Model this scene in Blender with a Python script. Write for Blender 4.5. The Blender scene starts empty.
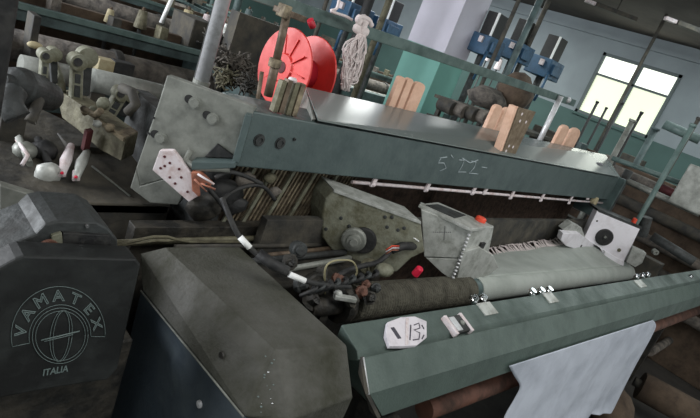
import bpy, bmesh, math, random
from mathutils import Vector, Matrix
random.seed(7)
V = Vector
C = bpy.context.scene.collection
# ------------------------------------------------------------ camera model
V1 = (840, 222); V3 = (-210, -190); CX, CY = 350, 209; H = 1.55
_a = V((V1[0]-CX, V1[1]-CY)); _b = V((V3[0]-CX, V3[1]-CY))
F = math.sqrt(-_a.dot(_b))
AX = V((_a.x, _a.y, F)).normalized(); AY = V((_b.x, _b.y, F)).normalized(); AZ = AX.cross(AY)
CAM = V((0, 0, H))
def ray(u, v):
    r = V((u-CX, v-CY, F)); return V((r.dot(AX), r.dot(AY), r.dot(AZ)))
def W(u, v, x=None, y=None, z=None, d=None):
    r = ray(u, v)
    if x is not None: t = x/r.x
    elif y is not None: t = y/r.y
    elif z is not None: t = (z-H)/r.z
    else: t = d/r.length
    return CAM + r*t
def WP(u, v, p, n):                       # meets a plane
    r = ray(u, v); p = V(p); n = V(n)
    return CAM + r*((p-CAM).dot(n)/r.dot(n))
cd = bpy.data.cameras.new('camera'); cam = bpy.data.objects.new('camera', cd); C.objects.link(cam)
cd.sensor_width = 36; cd.lens = F/700*36; cd.clip_start = 0.02
# columns: world vectors of image right, up, back
R = Matrix(((AX.x, -AX.y, -AX.z), (AY.x, -AY.y, -AY.z), (AZ.x, -AZ.y, -AZ.z)))
cam.matrix_world = Matrix.Translation(CAM) @ R.to_4x4()
bpy.context.scene.camera = cam

# ------------------------------------------------------------ materials
def lin(c): return tuple((x/12.92 if x <= .04045 else ((x+.055)/1.055)**2.4) for x in c)
def mat(name, col, rough=.6, metal=0, grime=None, gs=12, amt=.5, bump=.0, bs=60, emit=0, spec=.5, wave=None, trans=0, fuzz=False):
    m = bpy.data.materials.new(name); m.use_nodes = True
    nt = m.node_tree; N = nt.nodes; L = nt.links; b = N['Principled BSDF']
    c = lin([k/255 for k in col])
    b.inputs['Base Color'].default_value = (*c, 1)
    b.inputs['Roughness'].default_value = rough; b.inputs['Metallic'].default_value = metal if metal >= .85 else metal*.4
    b.inputs['Specular IOR Level'].default_value = spec
    tc = N.new('ShaderNodeTexCoord'); src = tc.outputs['Object']
    colsock = None
    if wave:                                # (colour, scale, axis, ratio)
        w = N.new('ShaderNodeTexWave'); w.bands_direction = wave[2]; w.inputs['Scale'].default_value = wave[1]
        w.inputs['Distortion'].default_value = 1.2; w.inputs['Detail'].default_value = 2
        L.new(src, w.inputs['Vector'])
        mx = N.new('ShaderNodeMix'); mx.data_type = 'RGBA'
        mx.inputs['A'].default_value = (*c, 1); mx.inputs['B'].default_value = (*lin([k/255 for k in wave[0]]), 1)
        L.new(w.outputs['Fac'], mx.inputs['Factor']); colsock = mx.outputs['Result']
    if grime:
        n = N.new('ShaderNodeTexNoise'); n.inputs['Scale'].default_value = gs; n.inputs['Detail'].default_value = 9
        n.inputs['Roughness'].default_value = .65; L.new(src, n.inputs['Vector'])
        r = N.new('ShaderNodeValToRGB'); r.color_ramp.elements[0].position = .56-.3*amt; r.color_ramp.elements[1].position = .72-.12*amt
        L.new(n.outputs['Fac'], r.inputs['Fac'])
        mx = N.new('ShaderNodeMix'); mx.data_type = 'RGBA'; mx.inputs['A'].default_value = (*c, 1)
        if colsock: L.new(colsock, mx.inputs['A'])
        mx.inputs['B'].default_value = (*lin([k/255 for k in grime]), 1)
        L.new(r.outputs['Color'], mx.inputs['Factor']); colsock = mx.outputs['Result']
        mr = N.new('ShaderNodeMapRange'); mr.inputs['To Min'].default_value = rough; mr.inputs['To Max'].default_value = min(1, rough+.25)
        L.new(r.outputs['Color'], mr.inputs['Value']); L.new(mr.outputs['Result'], b.inputs['Roughness'])
    if colsock: L.new(colsock, b.inputs['Base Color'])
    if bump:
        n2 = N.new('ShaderNodeTexNoise'); n2.inputs['Scale'].default_value = bs; n2.inputs['Detail'].default_value = 6
        L.new(src, n2.inputs['Vector']); bp = N.new('ShaderNodeBump'); bp.inputs['Strength'].default_value = bump
        bp.inputs['Distance'].default_value = .01
        L.new(n2.outputs['Fac'], bp.inputs['Height']); L.new(bp.outputs['Normal'], b.inputs['Normal'])
    if emit:
        b.inputs['Emission Color'].default_value = (*c, 1); b.inputs['Emission Strength'].default_value = emit
    if trans: b.inputs['Transmission Weight'].default_value = trans
    return m
M = dict(
 green=mat('green_paint', (78, 92, 91), .42, 0, (64, 78, 78), 9, .45, .12, 90),
 breast=mat('breast_beam_paint', (82, 97, 91), .45, 0, (68, 82, 77), 7, .5, .15, 160),
 steel=mat('worn_steel', (142, 145, 138), .42, .4, (98, 101, 95), 10, .6, .15, 60),
 darksteel=mat('dark_steel', (62, 66, 66), .55, .5, (40, 40, 38), 14, .6, .35, 50),
 cast=mat('greasy_cast_iron', (128, 130, 114), .6, .1, (92, 90, 70), 22, .6, .4, 60),
 olive=mat('olive_metal', (112, 109, 88), .6, .3, (70, 66, 52), 18, .55, .4, 60),
 alu=mat('brushed_aluminium', (184, 187, 182), .42, .5, (140, 143, 136), 24, .45, .15, 80),
 plate=mat('polished_top_plate', (110, 119, 117), .24, .0, spec=.25),
 galv=mat('galvanised_tube', (206, 208, 210), .36, .7, (170, 172, 172), 30, .3, .1, 80),
 offwhite=mat('off_white_enamel', (238, 236, 242), .5, 0, (212, 208, 212), 8, .3),
 chrome=mat('chrome', (225, 228, 230), .12, 1),
 black=mat('black_enamel', (25, 27, 27), .5, 0, (38, 42, 41), 11, .35, .1, 60),
 logo=mat('logo_print', (104, 118, 116), .6, 0),
 cover=mat('dusty_grey_cover', (88, 88, 83), .6, .1, (50, 51, 38), 6, .75, .3, 130),
 coverside=mat('blue_black_panel', (56, 66, 74), .5, .1, (66, 76, 80), 8, .35, .2, 40),
 rubber=mat('black_rubber', (30, 31, 32), .6, 0, (56, 56, 54), 30, .4, .3, 60),
 darkgear=mat('oily_black_iron', (38, 38, 36), .5, .3, (66, 62, 54), 20, .5, .5, 50),
 rollgrip=mat('ribbed_roller', (90, 88, 76), .8, 0, (60, 58, 50), 18, .6, .6, 120),
 cloth=mat('undyed_cloth', (174, 181, 175), .85, 0, (156, 163, 157), 6, .4, .2, 300),
 white_cloth=mat('white_cloth', (190, 197, 208), .9, 0, (166, 173, 184), 5, .45, .2, 200),
 brownwarp=mat('brown_yarn', (96, 78, 66), .85, 0, (58, 48, 42), 30, .6, .5, 200),
 heddle=mat('heddle_steel', (150, 138, 114), .55, .5, (70, 60, 50), 26, .6, .2, 90),
 wood=mat('pale_wood', (228, 190, 166), .6, 0, (206, 164, 138), 14, .5, .15, 40),
 tanplate=mat('perforated_tan_plate', (126, 112, 92), .55, .4, (92, 78, 62), 30, .5, .2, 60),
 red=mat('red_plastic', (214, 58, 52), .36, 0, (190, 50, 46), 9, .4, .03, 40),
 redcore=mat('crimson_core', (176, 36, 52), .45),
 redbtn=mat('orange_red_knob', (228, 76, 48), .4),
 magenta=mat('pink_red_cap', (214, 34, 66), .4),
 brass=mat('brown_rod', (112, 98, 82), .5, .6, (76, 64, 52), 30, .5),
 yarn=mat('white_yarn', (214, 204, 202), .9),
 dirtywhite=mat('dirty_white_plastic', (218, 210, 212), .6, 0, (186, 164, 160), 30, .4),
 rustpipe=mat('rusty_tube', (112, 76, 62), .6, .2, (70, 54, 46), 12, .5, .2, 60),
 copper=mat('copper_terminal', (170, 108, 84), .55, .2, (110, 74, 62), 40, .5),
 paper=mat('paper_label', (220, 216, 222), .8, 0, (198, 194, 200), 30, .3),
 ink=mat('label_ink', (70, 68, 78), .7),
 chalk=mat('chalk', (164, 176, 180), .9),
 tape=mat('white_tape', (236, 238, 236), .5),
 wirey=mat('tan_wire', (150, 144, 112), .6),
 wall=None, blue=mat('blue_enamel', (50, 88, 118), .45, 0, (40, 62, 82), 6, .5),
 teal=mat('teal_machine_paint', (78, 96, 95), .5, 0, (50, 62, 62), 8, .5, .1, 50),
 tealpipe=mat('teal_pipe_paint', (92, 112, 108), .5, 0, (66, 86, 82), 10, .5),
 lint=mat('lint_covered_metal', (116, 110, 102), .95, 0, (60, 58, 56), 12, .6, .8, 40),
 dark=mat('dark_machine', (48, 48, 46), .7, .2, (88, 84, 74), 9, .55, .5, 30),
 cream=mat('cream_box', (176, 166, 134), .7, 0, (150, 138, 104), 20, .4),
 brown=mat('brown_cloth', (92, 78, 64), .9, 0, (60, 50, 42), 9, .5, .4, 30),
 wine=mat('wine_red_beam', (92, 40, 42), .7, 0, (56, 30, 30), 9, .5),
 winframe=mat('window_frame', (96, 108, 108), .6),
)
def paint_wall(name, up, low, h):          # two-tone painted wall: the boundary is at a real height
    m = mat(name, up, .75, 0, None); nt = m.node_tree; N = nt.nodes; L = nt.links; b = N['Principled BSDF']
    g = N.new('ShaderNodeNewGeometry'); s = N.new('ShaderNodeSeparateXYZ'); L.new(g.outputs['Position'], s.inputs[0])
    gt = N.new('ShaderNodeMath'); gt.operation = 'GREATER_THAN'; gt.inputs[1].default_value = h; L.new(s.outputs['Z'], gt.inputs[0])
    mx = N.new('ShaderNodeMix'); mx.data_type = 'RGBA'
    mx.inputs['A'].default_value = (*lin([k/255 for k in low]), 1); mx.inputs['B'].default_value = (*lin([k/255 for k in up]), 1)
    L.new(gt.outputs[0], mx.inputs['Factor'])
    n = N.new('ShaderNodeTexNoise'); n.inputs['Scale'].default_value = 2.2; n.inputs['Detail'].default_value = 8
    L.new(g.outputs['Position'], n.inputs['Vector'])
    mr = N.new('ShaderNodeMapRange'); mr.inputs['From Min'].default_value = .3; mr.inputs['From Max'].default_value = .7
    mr.inputs['To Min'].default_value = .85; mr.inputs['To Max'].default_value = 1.05; L.new(n.outputs['Fac'], mr.inputs['Value'])
    v = N.new('ShaderNodeVectorMath'); v.operation = 'SCALE'; L.new(mx.outputs['Result'], v.inputs[0]); L.new(mr.outputs['Result'], v.inputs['Scale'])
    L.new(v.outputs[0], b.inputs['Base Color']); return m
M['wall'] = paint_wall('wall_paint', (150, 161, 165), (78, 106, 101), 1.66)
M['column'] = paint_wall('column_paint', (214, 212, 224), (124, 180, 168), 1.68)
M['ceiling'] = mat('ceiling_plaster', (82, 76, 70), .9, 0, (70, 66, 62), 1.5, .4)
M['floor'] = mat('oily_concrete', (66, 64, 60), .8, 0, (42, 41, 40), 2.5, .5, .2, 20)
M['lowpane'] = mat('frosted_lower_pane', (226, 234, 206), .5, emit=.80)
M['uppane'] = mat('bright_upper_pane', (244, 250, 236), .5, emit=1.2)
M['lampglow'] = mat('lamp_tube', (240, 246, 240), .5, emit=1.0)

# ------------------------------------------------------------ mesh helpers
ORG = {}
class MB:
    def __init__(s): s.bm = bmesh.new(); s.smooth = False
    def box(s, x0, x1, y0, y1, z0, z1):
        vs = [s.bm.verts.new((x, y, z)) for z in (z0, z1) for (x, y) in ((x0, y0), (x1, y0), (x1, y1), (x0, y1))]
        for f in ((3, 2, 1, 0), (4, 5, 6, 7), (0, 1, 5, 4), (1, 2, 6, 5), (2, 3, 7, 6), (3, 0, 4, 7)): s.bm.faces.new([vs[i] for i in f])
        return s
    def obox(s, c, ax, ay, az):            # centre and three half-axis vectors
        c, ax, ay, az = map(V, (c, ax, ay, az))
        vs = [s.bm.verts.new(c+ax*i+ay*j+az*k) for k in (-1, 1) for (i, j) in ((-1, -1), (1, -1), (1, 1), (-1, 1))]
        for f in ((3, 2, 1, 0), (4, 5, 6, 7), (0, 1, 5, 4), (1, 2, 6, 5), (2, 3, 7, 6), (3, 0, 4, 7)): s.bm.faces.new([vs[i] for i in f])
        return s
    def prism(s, pts, vec, vec2=None):
        a = [s.bm.verts.new(p) for p in pts]; b = [s.bm.verts.new(V(p)+V(vec)) for p in pts]; n = len(a)
        s.bm.faces.new(a); s.bm.faces.new(b[::-1])
        for i in range(n): s.bm.faces.new((a[i], b[i], b[(i+1) % n], a[(i+1) % n]))
        return s
    def loft(s, A, B):                     # two outlines with the same number of points
        a = [s.bm.verts.new(p) for p in A]; b = [s.bm.verts.new(p) for p in B]; n = len(a)
        s.bm.faces.new(a); s.bm.faces.new(b[::-1])
        for i in range(n): s.bm.faces.new((a[i], b[i], b[(i+1) % n], a[(i+1) % n]))
        return s
    def cyl(s, p0, p1, r, r2=None, n=20, cap=True): return s.tube([p0, p1], [r, r if r2 is None else r2], n, cap)
    def tube(s, pts, r, n=12, cap=True):
        s.smooth = True
        pts = [V(p) for p in pts]; rs = r if isinstance(r, (list, tuple)) else [r]*len(pts)
        rings = []; up = None
        for i, p in enumerate(pts):
            t = (pts[min(i+1, len(pts)-1)]-pts[max(i-1, 0)])
            if t.length < 1e-9: t = (pts[1]-pts[0]) if i == 0 else (pts[-1]-pts[0])
            t.normalize()
            if up is None: up = V((0, 0, 1)) if abs(t.z) < .9 else V((1, 0, 0))
            a = t.cross(up)
            if a.length < 1e-4: a = t.cross(V((0, 1, 0)))
            a.normalize(); b = a.cross(t); up = b
            rings.append([s.bm.verts.new(p+(a*math.cos(k*2*math.pi/n)+b*math.sin(k*2*math.pi/n))*rs[i]) for k in range(n)])
        for A, B in zip(rings, rings[1:]):
            for k in range(n):
                f = s.bm.faces.new((A[k], B[k], B[(k+1) % n], A[(k+1) % n])); f.smooth = True
        if cap: s.bm.faces.new(rings[0]); s.bm.faces.new(rings[-1][::-1])
        return s
    def lathe(s, p, axis, prof, n=40):     # prof: (along axis, radius)
        s.smooth = True
        p = V(p); t = V(axis).normalized(); u = V((0, 0, 1)) if abs(t.z) < .9 else V((1, 0, 0))
        a = t.cross(u).normalized(); b = a.cross(t); rings = []
        for h, r in prof:
            rings.append([s.bm.verts.new(p+t*h+(a*math.cos(k*2*math.pi/n)+b*math.sin(k*2*math.pi/n))*max(r, 1e-4)) for k in range(n)])
        for A, B in zip(rings, rings[1:]):
            for k in range(n): s.bm.faces.new((A[k], B[k], B[(k+1) % n], A[(k+1) % n])).smooth = False
        s.bm.faces.new(rings[0]); s.bm.faces.new(rings[-1][::-1]); return s
    def ball(s, c, r, sc=(1, 1, 1)):
        m = Matrix.Translation(V(c)) @ Matrix.Diagonal((*sc, 1))
        g = bmesh.ops.create_icosphere(s.bm, subdivisions=2, radius=r, matrix=m); s.smooth = True
        for v in g['verts']:
            for f in v.link_faces: f.smooth = True
        return s
    def grid(s, fn, nu, nv, thick=0):
        g = [[s.bm.verts.new(fn(i/nu, j/nv)) for j in range(nv+1)] for i in range(nu+1)]
        for i in range(nu):
            for j in range(nv): s.bm.faces.new((g[i][j], g[i+1][j], g[i+1][j+1], g[i][j+1])).smooth = True
        return s
    def jitter(s, a):
        for v in s.bm.verts: v.co += V([random.uniform(-a, a) for _ in range(3)])
        return s
    def build(s, name, m, parent=None, bevel=.0015, solid=0):
        bmesh.ops.recalc_face_normals(s.bm, faces=s.bm.faces)
        vs = [v.co for v in s.bm.verts]
        lo = V([min(v[i] for v in vs) for i in range(3)]); hi = V([max(v[i] for v in vs) for i in range(3)])
        c = (lo+hi)/2; c.z = lo.z
        bmesh.ops.translate(s.bm, verts=s.bm.verts, vec=-c)
        me = bpy.data.meshes.new(name); s.bm.to_mesh(me); s.bm.free()
        o = bpy.data.objects.new(name, me); C.objects.link(o); me.materials.append(M[m] if isinstance(m, str) else m)
        ORG[o.name] = c
        if parent: o.parent = parent; o.location = c-ORG[parent.name]
        else: o.location = c
        if solid:
            k = o.modifiers.new('solid', 'SOLIDIFY'); k.thickness = solid; k.offset = 0
        if bevel and not solid:
            k = o.modifiers.new('bevel', 'BEVEL'); k.width = bevel; k.segments = 2; k.limit_method = 'ANGLE'; k.angle_limit = .7
        return o
def tag(o, label, cat, group=None, kind=None):
    o['label'] = label; o['category'] = cat
    if group: o['group'] = group
    if kind: o['kind'] = kind
    return o
def tangle(c, r, n, tr):
    m = MB(); c = V(c); m.ball(c, r*.6, (1.1, .9, .9)).jitter(r*.15)
    def rv(): return V([random.gauss(0, .45) for _ in range(3)])*r
    for i in range(n):
        a = rv(); m.tube(spline([c+a, c+a*.6+rv()*.7, c+rv(), c+rv()*1.1], 3), tr, 4)
    return m
def thing(name, loc, label, cat, group=None):
    o = bpy.data.objects.new(name, None); C.objects.link(o); o.location = V(loc); ORG[o.name] = V(loc); o.empty_display_size = .05
    return tag(o, label, cat, group)
def struct(name, mb, m):
    o = mb.build(name, m, None, 0); o['kind'] = 'structure'; return o
def dup(root, delta, label, rz=0):
    def cp(o, par):
        c = o.copy(); C.objects.link(c)
        if par: c.parent = par
        for ch in o.children: cp(ch, c)
        return c
    r = cp(root, None); r.location = root.location+V(delta); r.rotation_euler.z += rz; r['label'] = label
    ORG[r.name] = V(r.location); return r
XD, YD, ZD = V((1, 0, 0)), V((0, 1, 0)), V((0, 0, 1))
def wtube(px, r, n=10, **k):              # tube through photo points on a plane
    return MB().tube([W(*p, **k) for p in px], r, n)
def spline(pts, n=8):
    pts = [V(p) for p in pts]; out = []
    P = [pts[0]]+pts+[pts[-1]]
    for i in range(1, len(P)-2):
        for k in range(n):
            t = k/n; a, b, c, d = P[i-1], P[i], P[i+1], P[i+2]
            out.append(.5*((2*b)+(c-a)*t+(2*a-5*b+4*c-d)*t*t+(3*b-a-3*c+d)*t**3))
    out.append(pts[-1]); return out

# ============================================================ THE ROOM
WX = 9.5; CH = 3.14; YB = 12.0
struct('floor', MB().box(-3, WX+.2, -2.5, YB+.2, -.1, 0), 'floor')
struct('ceiling', MB().box(-3, WX+.2, -2.5, YB+.2, CH, CH+.12), 'ceiling')
wa, wb = 2.62, 3.92; wz0, wz1 = 1.66, 2.72
w = MB(); w.box(WX, WX+.2, -2.5, wa, 0, CH); w.box(WX, WX+.2, wb, YB+.2, 0, CH); w.box(WX, WX+.2, wa, wb, 0, wz0); w.box(WX, WX+.2, wa, wb, wz1, CH)
struct('wall_right', w, 'wall')
struct('wall_back', MB().box(-3, WX, YB, YB+.2, 0, CH), 'wall')
struct('trim_1', MB().box(WX-.06, WX, -2.5, YB, CH-.2, CH-.14), 'wall')      # cornice line below the ceiling
wr = MB().box(WX-.02, WX+.08, wa, wa+.05, wz0, wz1).box(WX-.02, WX+.08, wb-.05, wb, wz0, wz1).box(WX-.02, WX+.08, wa, wb, wz0, wz0+.05).box(WX-.02, WX+.08, wa, wb, wz1-.05, wz1)
wr.box(WX, WX+.06, wa, wb, 2.34, 2.375).box(WX, WX+.06, 3.22, 3.26, wz0, wz1)
wo = struct('window_1', wr, 'winframe')
MB().box(WX+.03, WX+.04, wa+.05, 3.22, wz0+.05, 2.34).build('lower_pane', 'lowpane', wo, 0)
MB().box(WX+.03, WX+.04, 3.26, wb-.05, wz0+.05, 2.34).build('lower_pane', 'lowpane', wo, 0)
MB().box(WX+.03, WX+.04, wa+.05, 3.22, 2.375, wz1-.05).build('upper_pane', 'uppane', wo, 0)
MB().box(WX+.03, WX+.04, 3.26, wb-.05, 2.375, wz1-.05).build('upper_pane', 'uppane', wo, 0)
MB().box(WX-.04, WX+.05, wa-.04, wb+.04, wz0-.04, wz0).build('window_sill', 'wall', wo, 0)
# column
cc = W(445, 51, d=6)
col = MB().box(cc.x, cc.x+.45, cc.y, cc.y+.55, 0, CH).build('trim_2', 'column', None, .004); col['kind'] = 'structure'
MB().box(cc.x-.012, cc.x+.462, cc.y-.012, cc.y+.562, 0, .16).build('baseboard', 'teal', col, 0)
# ceiling lamp and pipes
def lamp(p, label, ang):
    t = thing('fluorescent_lamp', p, label, 'ceiling lamp', 'tube lamps under the ceiling'); p = V(p)
    d = V((math.cos(ang), math.sin(ang), 0))
    MB().obox(p-d*.0, d*.28, d.cross(ZD)*.05, ZD*.025).build('housing', 'dark', t)
    MB().obox(p-d*.36, d*.07, d.cross(ZD)*.035, ZD*.02).build('end_cap', 'dirtywhite', t)
    MB().cyl(p+ZD*.02, V((p.x, p.y, CH)), .008, n=8).build('hanger', 'dark', t)
lamp(W(616, 12, z=2.98), 'short dark tube lamp hanging under the ceiling above the window', -.9)
lamp(W(699, 31, z=2.98), 'tube lamp under the ceiling cut by the right edge of the picture', -.9)

# ============================================================ THE LOOM IN FRONT
loom = thing('rapier_loom', (2.4, 1.1, 0), 'large green and grey weaving loom filling the foreground, cloth on its front roller', 'loom')
BX0, BX1 = .82, 3.86
def hbz(x, top): return (1.278+(x-BX0)*.006 if top else 1.123+(x-BX0)*.002)
hb = MB().prism([(BX0, 1.10, hbz(BX0, 0)), (BX1, 1.10, hbz(BX1, 0)), (BX1, 1.10, hbz(BX1, 1)), (BX0, 1.10, hbz(BX0, 1))], V((0, .16, 0))).build('harness_beam', 'green', loom, .004)
PBL, PBR = W(306, 87, y=1.40), W(606, 155, y=1.40)
PFL, PFR = V((1.035, 1.09, 1.292)), V((3.82, 1.09, 1.306))
MB().prism([PFL, PFR, PBR, PBL], -ZD*.004).build('top_plate', 'plate', loom, .0008)
MB().prism([PFL+V((0, .02, -.005)), PBL-ZD*.006, V((PBL.x, PBL.y, 1.10)), V((PFL.x, 1.262, 1.10))], V((.01, 0, 0))).build('plate_bracket', 'steel', loom, .001)
MB().obox(PFR.lerp(PBR, .4)+(PFL-PFR).normalized()*.3+ZD*.001, (PFR-PFL).normalized()*.05, (PBR-PFR).normalized()*.03, (0, 0, .002)).build('name_plate', 'ink', loom, 0)
for u, v in ((276, 143), (288, 144)):   # approximate; set below
    pass
def bolt_on_front(u, v, y, r, par, m='steel'):
    p = W(u, v, y=y)
    MB().lathe(p, -YD, [(0, r*1.25), (.002, r*1.25), (.002, r), (.006, r), (.006, r*.6), (.003, r*.55)], 20).build('bolt', m, par, 0)
bolt_on_front(259, 140, 1.10, .014, hb, 'darksteel'); bolt_on_front(280, 143, 1.10, .014, hb, 'darksteel')
bolt_on_front(294, 139, 1.10, .004, hb, 'darksteel')
# chalk marks on the beam
ck = MB(); yk = 1.0985
for st in ([(440, 158), (447, 157)], [(441, 158), (438, 163), (444, 163), (446, 168), (440, 171)], [(451, 155), (453, 158)], [(459, 160), (464, 160), (462, 166), (458, 172), (466, 172)],
           [(471, 161), (476, 162), (474, 168), (469, 173), (478, 174)], [(482, 167), (487, 168)], [(462, 158), (470, 163), (478, 160)]):
    ck.tube([W(*p, y=yk) for p in st], .0020, 6)
ck.build('chalk_marks', 'chalk', hb, 0)
# right end bracket of the beam
MB().box(BX1, BX1+.03, 1.06, 1.30, .98, 1.30).build('end_bracket', 'teal', loom)
# left end: slanted steel plate
A = V((BX0, 1.10, 1.292)); B = W(167, 75, z=1.292); pn = (B-A).cross(ZD)
def on(u, v): return WP(u, v, A, pn)
back = V((.11, .11, 0)).normalized()*.03
ep = MB().prism([on(255, 107), on(167, 75), on(158, 104), on(136, 168), on(140, 186), on(196, 170), on(238, 162)], back).build('end_plate', 'steel', loom, .003)
MB().prism([on(136, 168), on(130, 188), on(150, 203), on(178, 205), on(196, 170), on(140, 186)], back).build('lower_plate', 'steel', loom, .003)
nrm = -pn.normalized() if pn.y > 0 else pn.normalized()
for u, v in ((195, 103), (213, 119), (161, 138)):
    p = on(u, v)
    MB().lathe(p, nrm, [(-.002, .016), (.003, .016), (.003, .012), (.010, .011), (.010, .006)], 18).build('bolt', 'steel', ep, 0)
    MB().lathe(on(u-6, v-4), nrm, [(-.002, .011), (.0015, .011)], 18).build('bolt_hole', 'rubber', ep, 0)
for u, v in ((154, 118), (150, 134), (148, 133)):
    MB().lathe(on(u, v), nrm, [(-.002, .003), (.002, .003)], 10).build('rivet', 'rubber', ep, 0)
# flange and ledge of the corner bracket
MB().prism([on(247, 112), on(254, 114), on(241, 160), on(234, 158)], nrm*.035).build('flange', 'green', ep)
MB().prism([on(196, 157), on(238, 158), on(238, 163), on(196, 165)], nrm*.05).build('ledge', 'green', ep)
MB().prism([on(205, 156), on(218, 143), on(237, 157)], nrm*.012).build('hole_shade', 'rubber', ep)  # black triangle stands in for the shaded opening in the bracket
MB().tube([on(192, 150)+nrm*.01, on(188, 158)+nrm*.03, on(200, 164)+nrm*.04, on(232, 165)+nrm*.04], .009).build('grab_rod', 'steel', ep, 0)
# side frames down to the floor
MB().box(.80, .86, 1.16, 1.75, 0, 1.12).build('side_frame', 'darksteel', loom, .004)
MB().box(3.90, 3.99, .62, 1.9, 0, .90).build('side_frame', 'dark', loom, .004)
MB().box(.84, 3.9, 1.36, 1.40, .3, 1.115).build('rear_panel', 'brownwarp', loom)
# heddles and warp behind the reed
hd = MB()
for i in range(34):
    x = .80+i*.016
    hd.obox((x+.02, 1.17, 1.0), (.0032, 0, 0), (0, .003, 0), (.034, 0, .125))
MB().box(.82, 1.45, 1.185, 1.19, .86, 1.12).build('heddle_backing', 'brownwarp', loom)
h = hd.build('heddle_rows', 'heddle', loom, 0); h['kind'] = 'stuff'
hd = MB()
for i in range(150):
    x = 2.1+i*.0118
    hd.obox((x, 1.29, .98), (.0025, 0, 0), (0, .002, 0), (.012, 0, .15))
h = hd.build('warp_threads', 'brownwarp', loom, 0); h['kind'] = 'stuff'
for i, x in enumerate((.90, .97, 1.05, 1.14, 1.24)):
    MB().obox((x, 1.155, 1.02), (.006, 0, 0), (0, .004, 0), (.028, 0, .10)).build('heald_frame_end', 'cast', loom)
# white rail with hangers below the harness beam
p0, p1 = W(352, 182, y=1.12), W(603, 203, y=1.12)
rl = MB().cyl(p0, p1, .0065, n=10).build('hanger_rail', 'dirtywhite', loom, 0)
for u, v, L in ((346, 172, 0), (376, 178, 1), (406, 178, 0), (429, 184, 1), (453, 183, 0), (475, 188, 1), (487, 188, 1), (513, 193, 1), (530, 188, 0), (543, 196, 1), (560, 193, 0), (571, 199, 1), (588, 198, 0)):
    p = W(u, v, y=1.11); hh = .034 if L else .011
    MB().obox(p, (.020 if not L else .010, 0, 0), (0, .004, 0), (.004 if L else 0, 0, hh)).build('hanger', 'dirtywhite', rl)
    if L: MB().ball(p-ZD*.026, .009).build('hanger_foot', 'dirtywhite', rl, 0)
MB().cyl(W(592, 200, y=1.12), W(592, 200, y=1.12)+V((0, -.03, 0)), .03, n=16).build('end_roller', 'cream', loom)
# breast beam (slightly out of square, as in the photo)
K = -.052
def bb(x, y, z): return (x, y+K*(x-.87), z)
sec = [(.87, .622, .950), (.87, .556, .928), (.87, .545, .912), (.87, .533, .926), (.87, .484, .868), (.95, .478, .787), (.95, .60, .785), (.87, .622, .86)]
breast = MB().loft([bb(*s) for s in sec], [bb(4.5, s[1], s[2]) for s in sec]).build('breast_beam', 'breast', loom, .002)
MB().prism([bb(.87, .535, .93), bb(.868, .484, .872), bb(.945, .477, .787), bb(.94, .50, .79), bb(.865, .52, .9)], (-.012, 0, 0)).build('end_cap', 'dark', breast, 0)
MB().tube([bb(.868, .534, .928), bb(.868, .483, .868)], .0025, 6).build('end_trim', 'galv', breast, 0)
def beam_top(u, v):
    a = V(bb(.87, .622, .95)); b = V(bb(4.5, .622, .95)); c = V(bb(.87, .556, .928))
    return WP(u, v, a, (b-a).cross(c-a))
bt = V(bb(1, .622, .95))-V(bb(1, .556, .928)); bt.normalize(); bdir = V((1, K, 0)).normalized(); bnor = bdir.cross(bt)
if bnor.z < 0: bnor = -bnor
# pads and chromed screws
for i, (u, v) in enumerate(((487, 309), (550, 298), (640, 284))):
    MB().obox(beam_top(u, v)+bnor*.002, bdir*(.036 if i < 2 else .05), bt*.022, bnor*.0025).build('pad', 'alu', breast, .0008)
for u, v in ((473, 300), (482, 299), (531, 293), (540, 292), (548, 291), (636, 277), (642, 276), (647, 275), (690, 277)):
    MB().lathe(beam_top(u, v)+bnor*-.004, bnor, [(0, .014), (.010, .014), (.012, .012), (.020, .011), (.020, .004)], 16).build('screw', 'chrome', breast, 0)
# clip with chromed jaws
cp = thing('spring_clip', beam_top(456, 327), 'small chromed spring clip with dark middle on the green front beam', 'clip')
q = beam_top(456, 326)+bnor*.006
MB().obox(q, bdir*.034, bt*.026, bnor*.006).build('clip_body', 'darksteel', cp)
for sg in (-1, 1): MB().obox(q+bdir*.036*sg, bdir*.006, bt*.030, bnor*.009).build('clip_jaw', 'dirtywhite', cp)
MB().obox(q-bdir*.016+bnor*.006, bdir*.012, bt*.022, bnor*.004).build('clip_spring', 'galv', cp)
MB().ball(q+bdir*.016+bnor*.006, .008).build('clip_rivet', 'steel', cp, 0)
# hexagonal paper label
a = [(385, 325), (398, 320), (412, 319), (424, 324), (424, 340), (414, 348), (400, 349), (387, 349), (383, 338)]
lb = tag(MB().prism([beam_top(*p)+bnor*.012 for p in a], -bnor*.011).build('paper_label', 'paper', None, .001),
   'crumpled white paper label with dark print on the left end of the green front beam', 'label')
MB().obox(beam_top(393, 336)+bnor*.0125, bdir*.006, bt*.016, bnor*.0008).build('print_block', 'ink', lb, 0)
tt = MB()
for st in ([(411, 328), (416, 326), (417, 331), (411, 333), (417, 336), (416, 342), (410, 343)], [(419, 328), (421, 332)], [(408, 328), (407, 343)], [(419, 342), (421, 338)]):
    tt.tube([beam_top(*p)+bnor*.0125 for p in st], .0016, 6)
tt.build('printed_number', 'ink', lb, 0)
MB().prism([beam_top(403, 321)+bnor*.013, beam_top(406, 321)+bnor*.013, beam_top(405, 348)+bnor*.013, beam_top(402, 348)+bnor*.013], -bnor*.0005).build('crease', 'dirtywhite', lb, 0)

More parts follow.
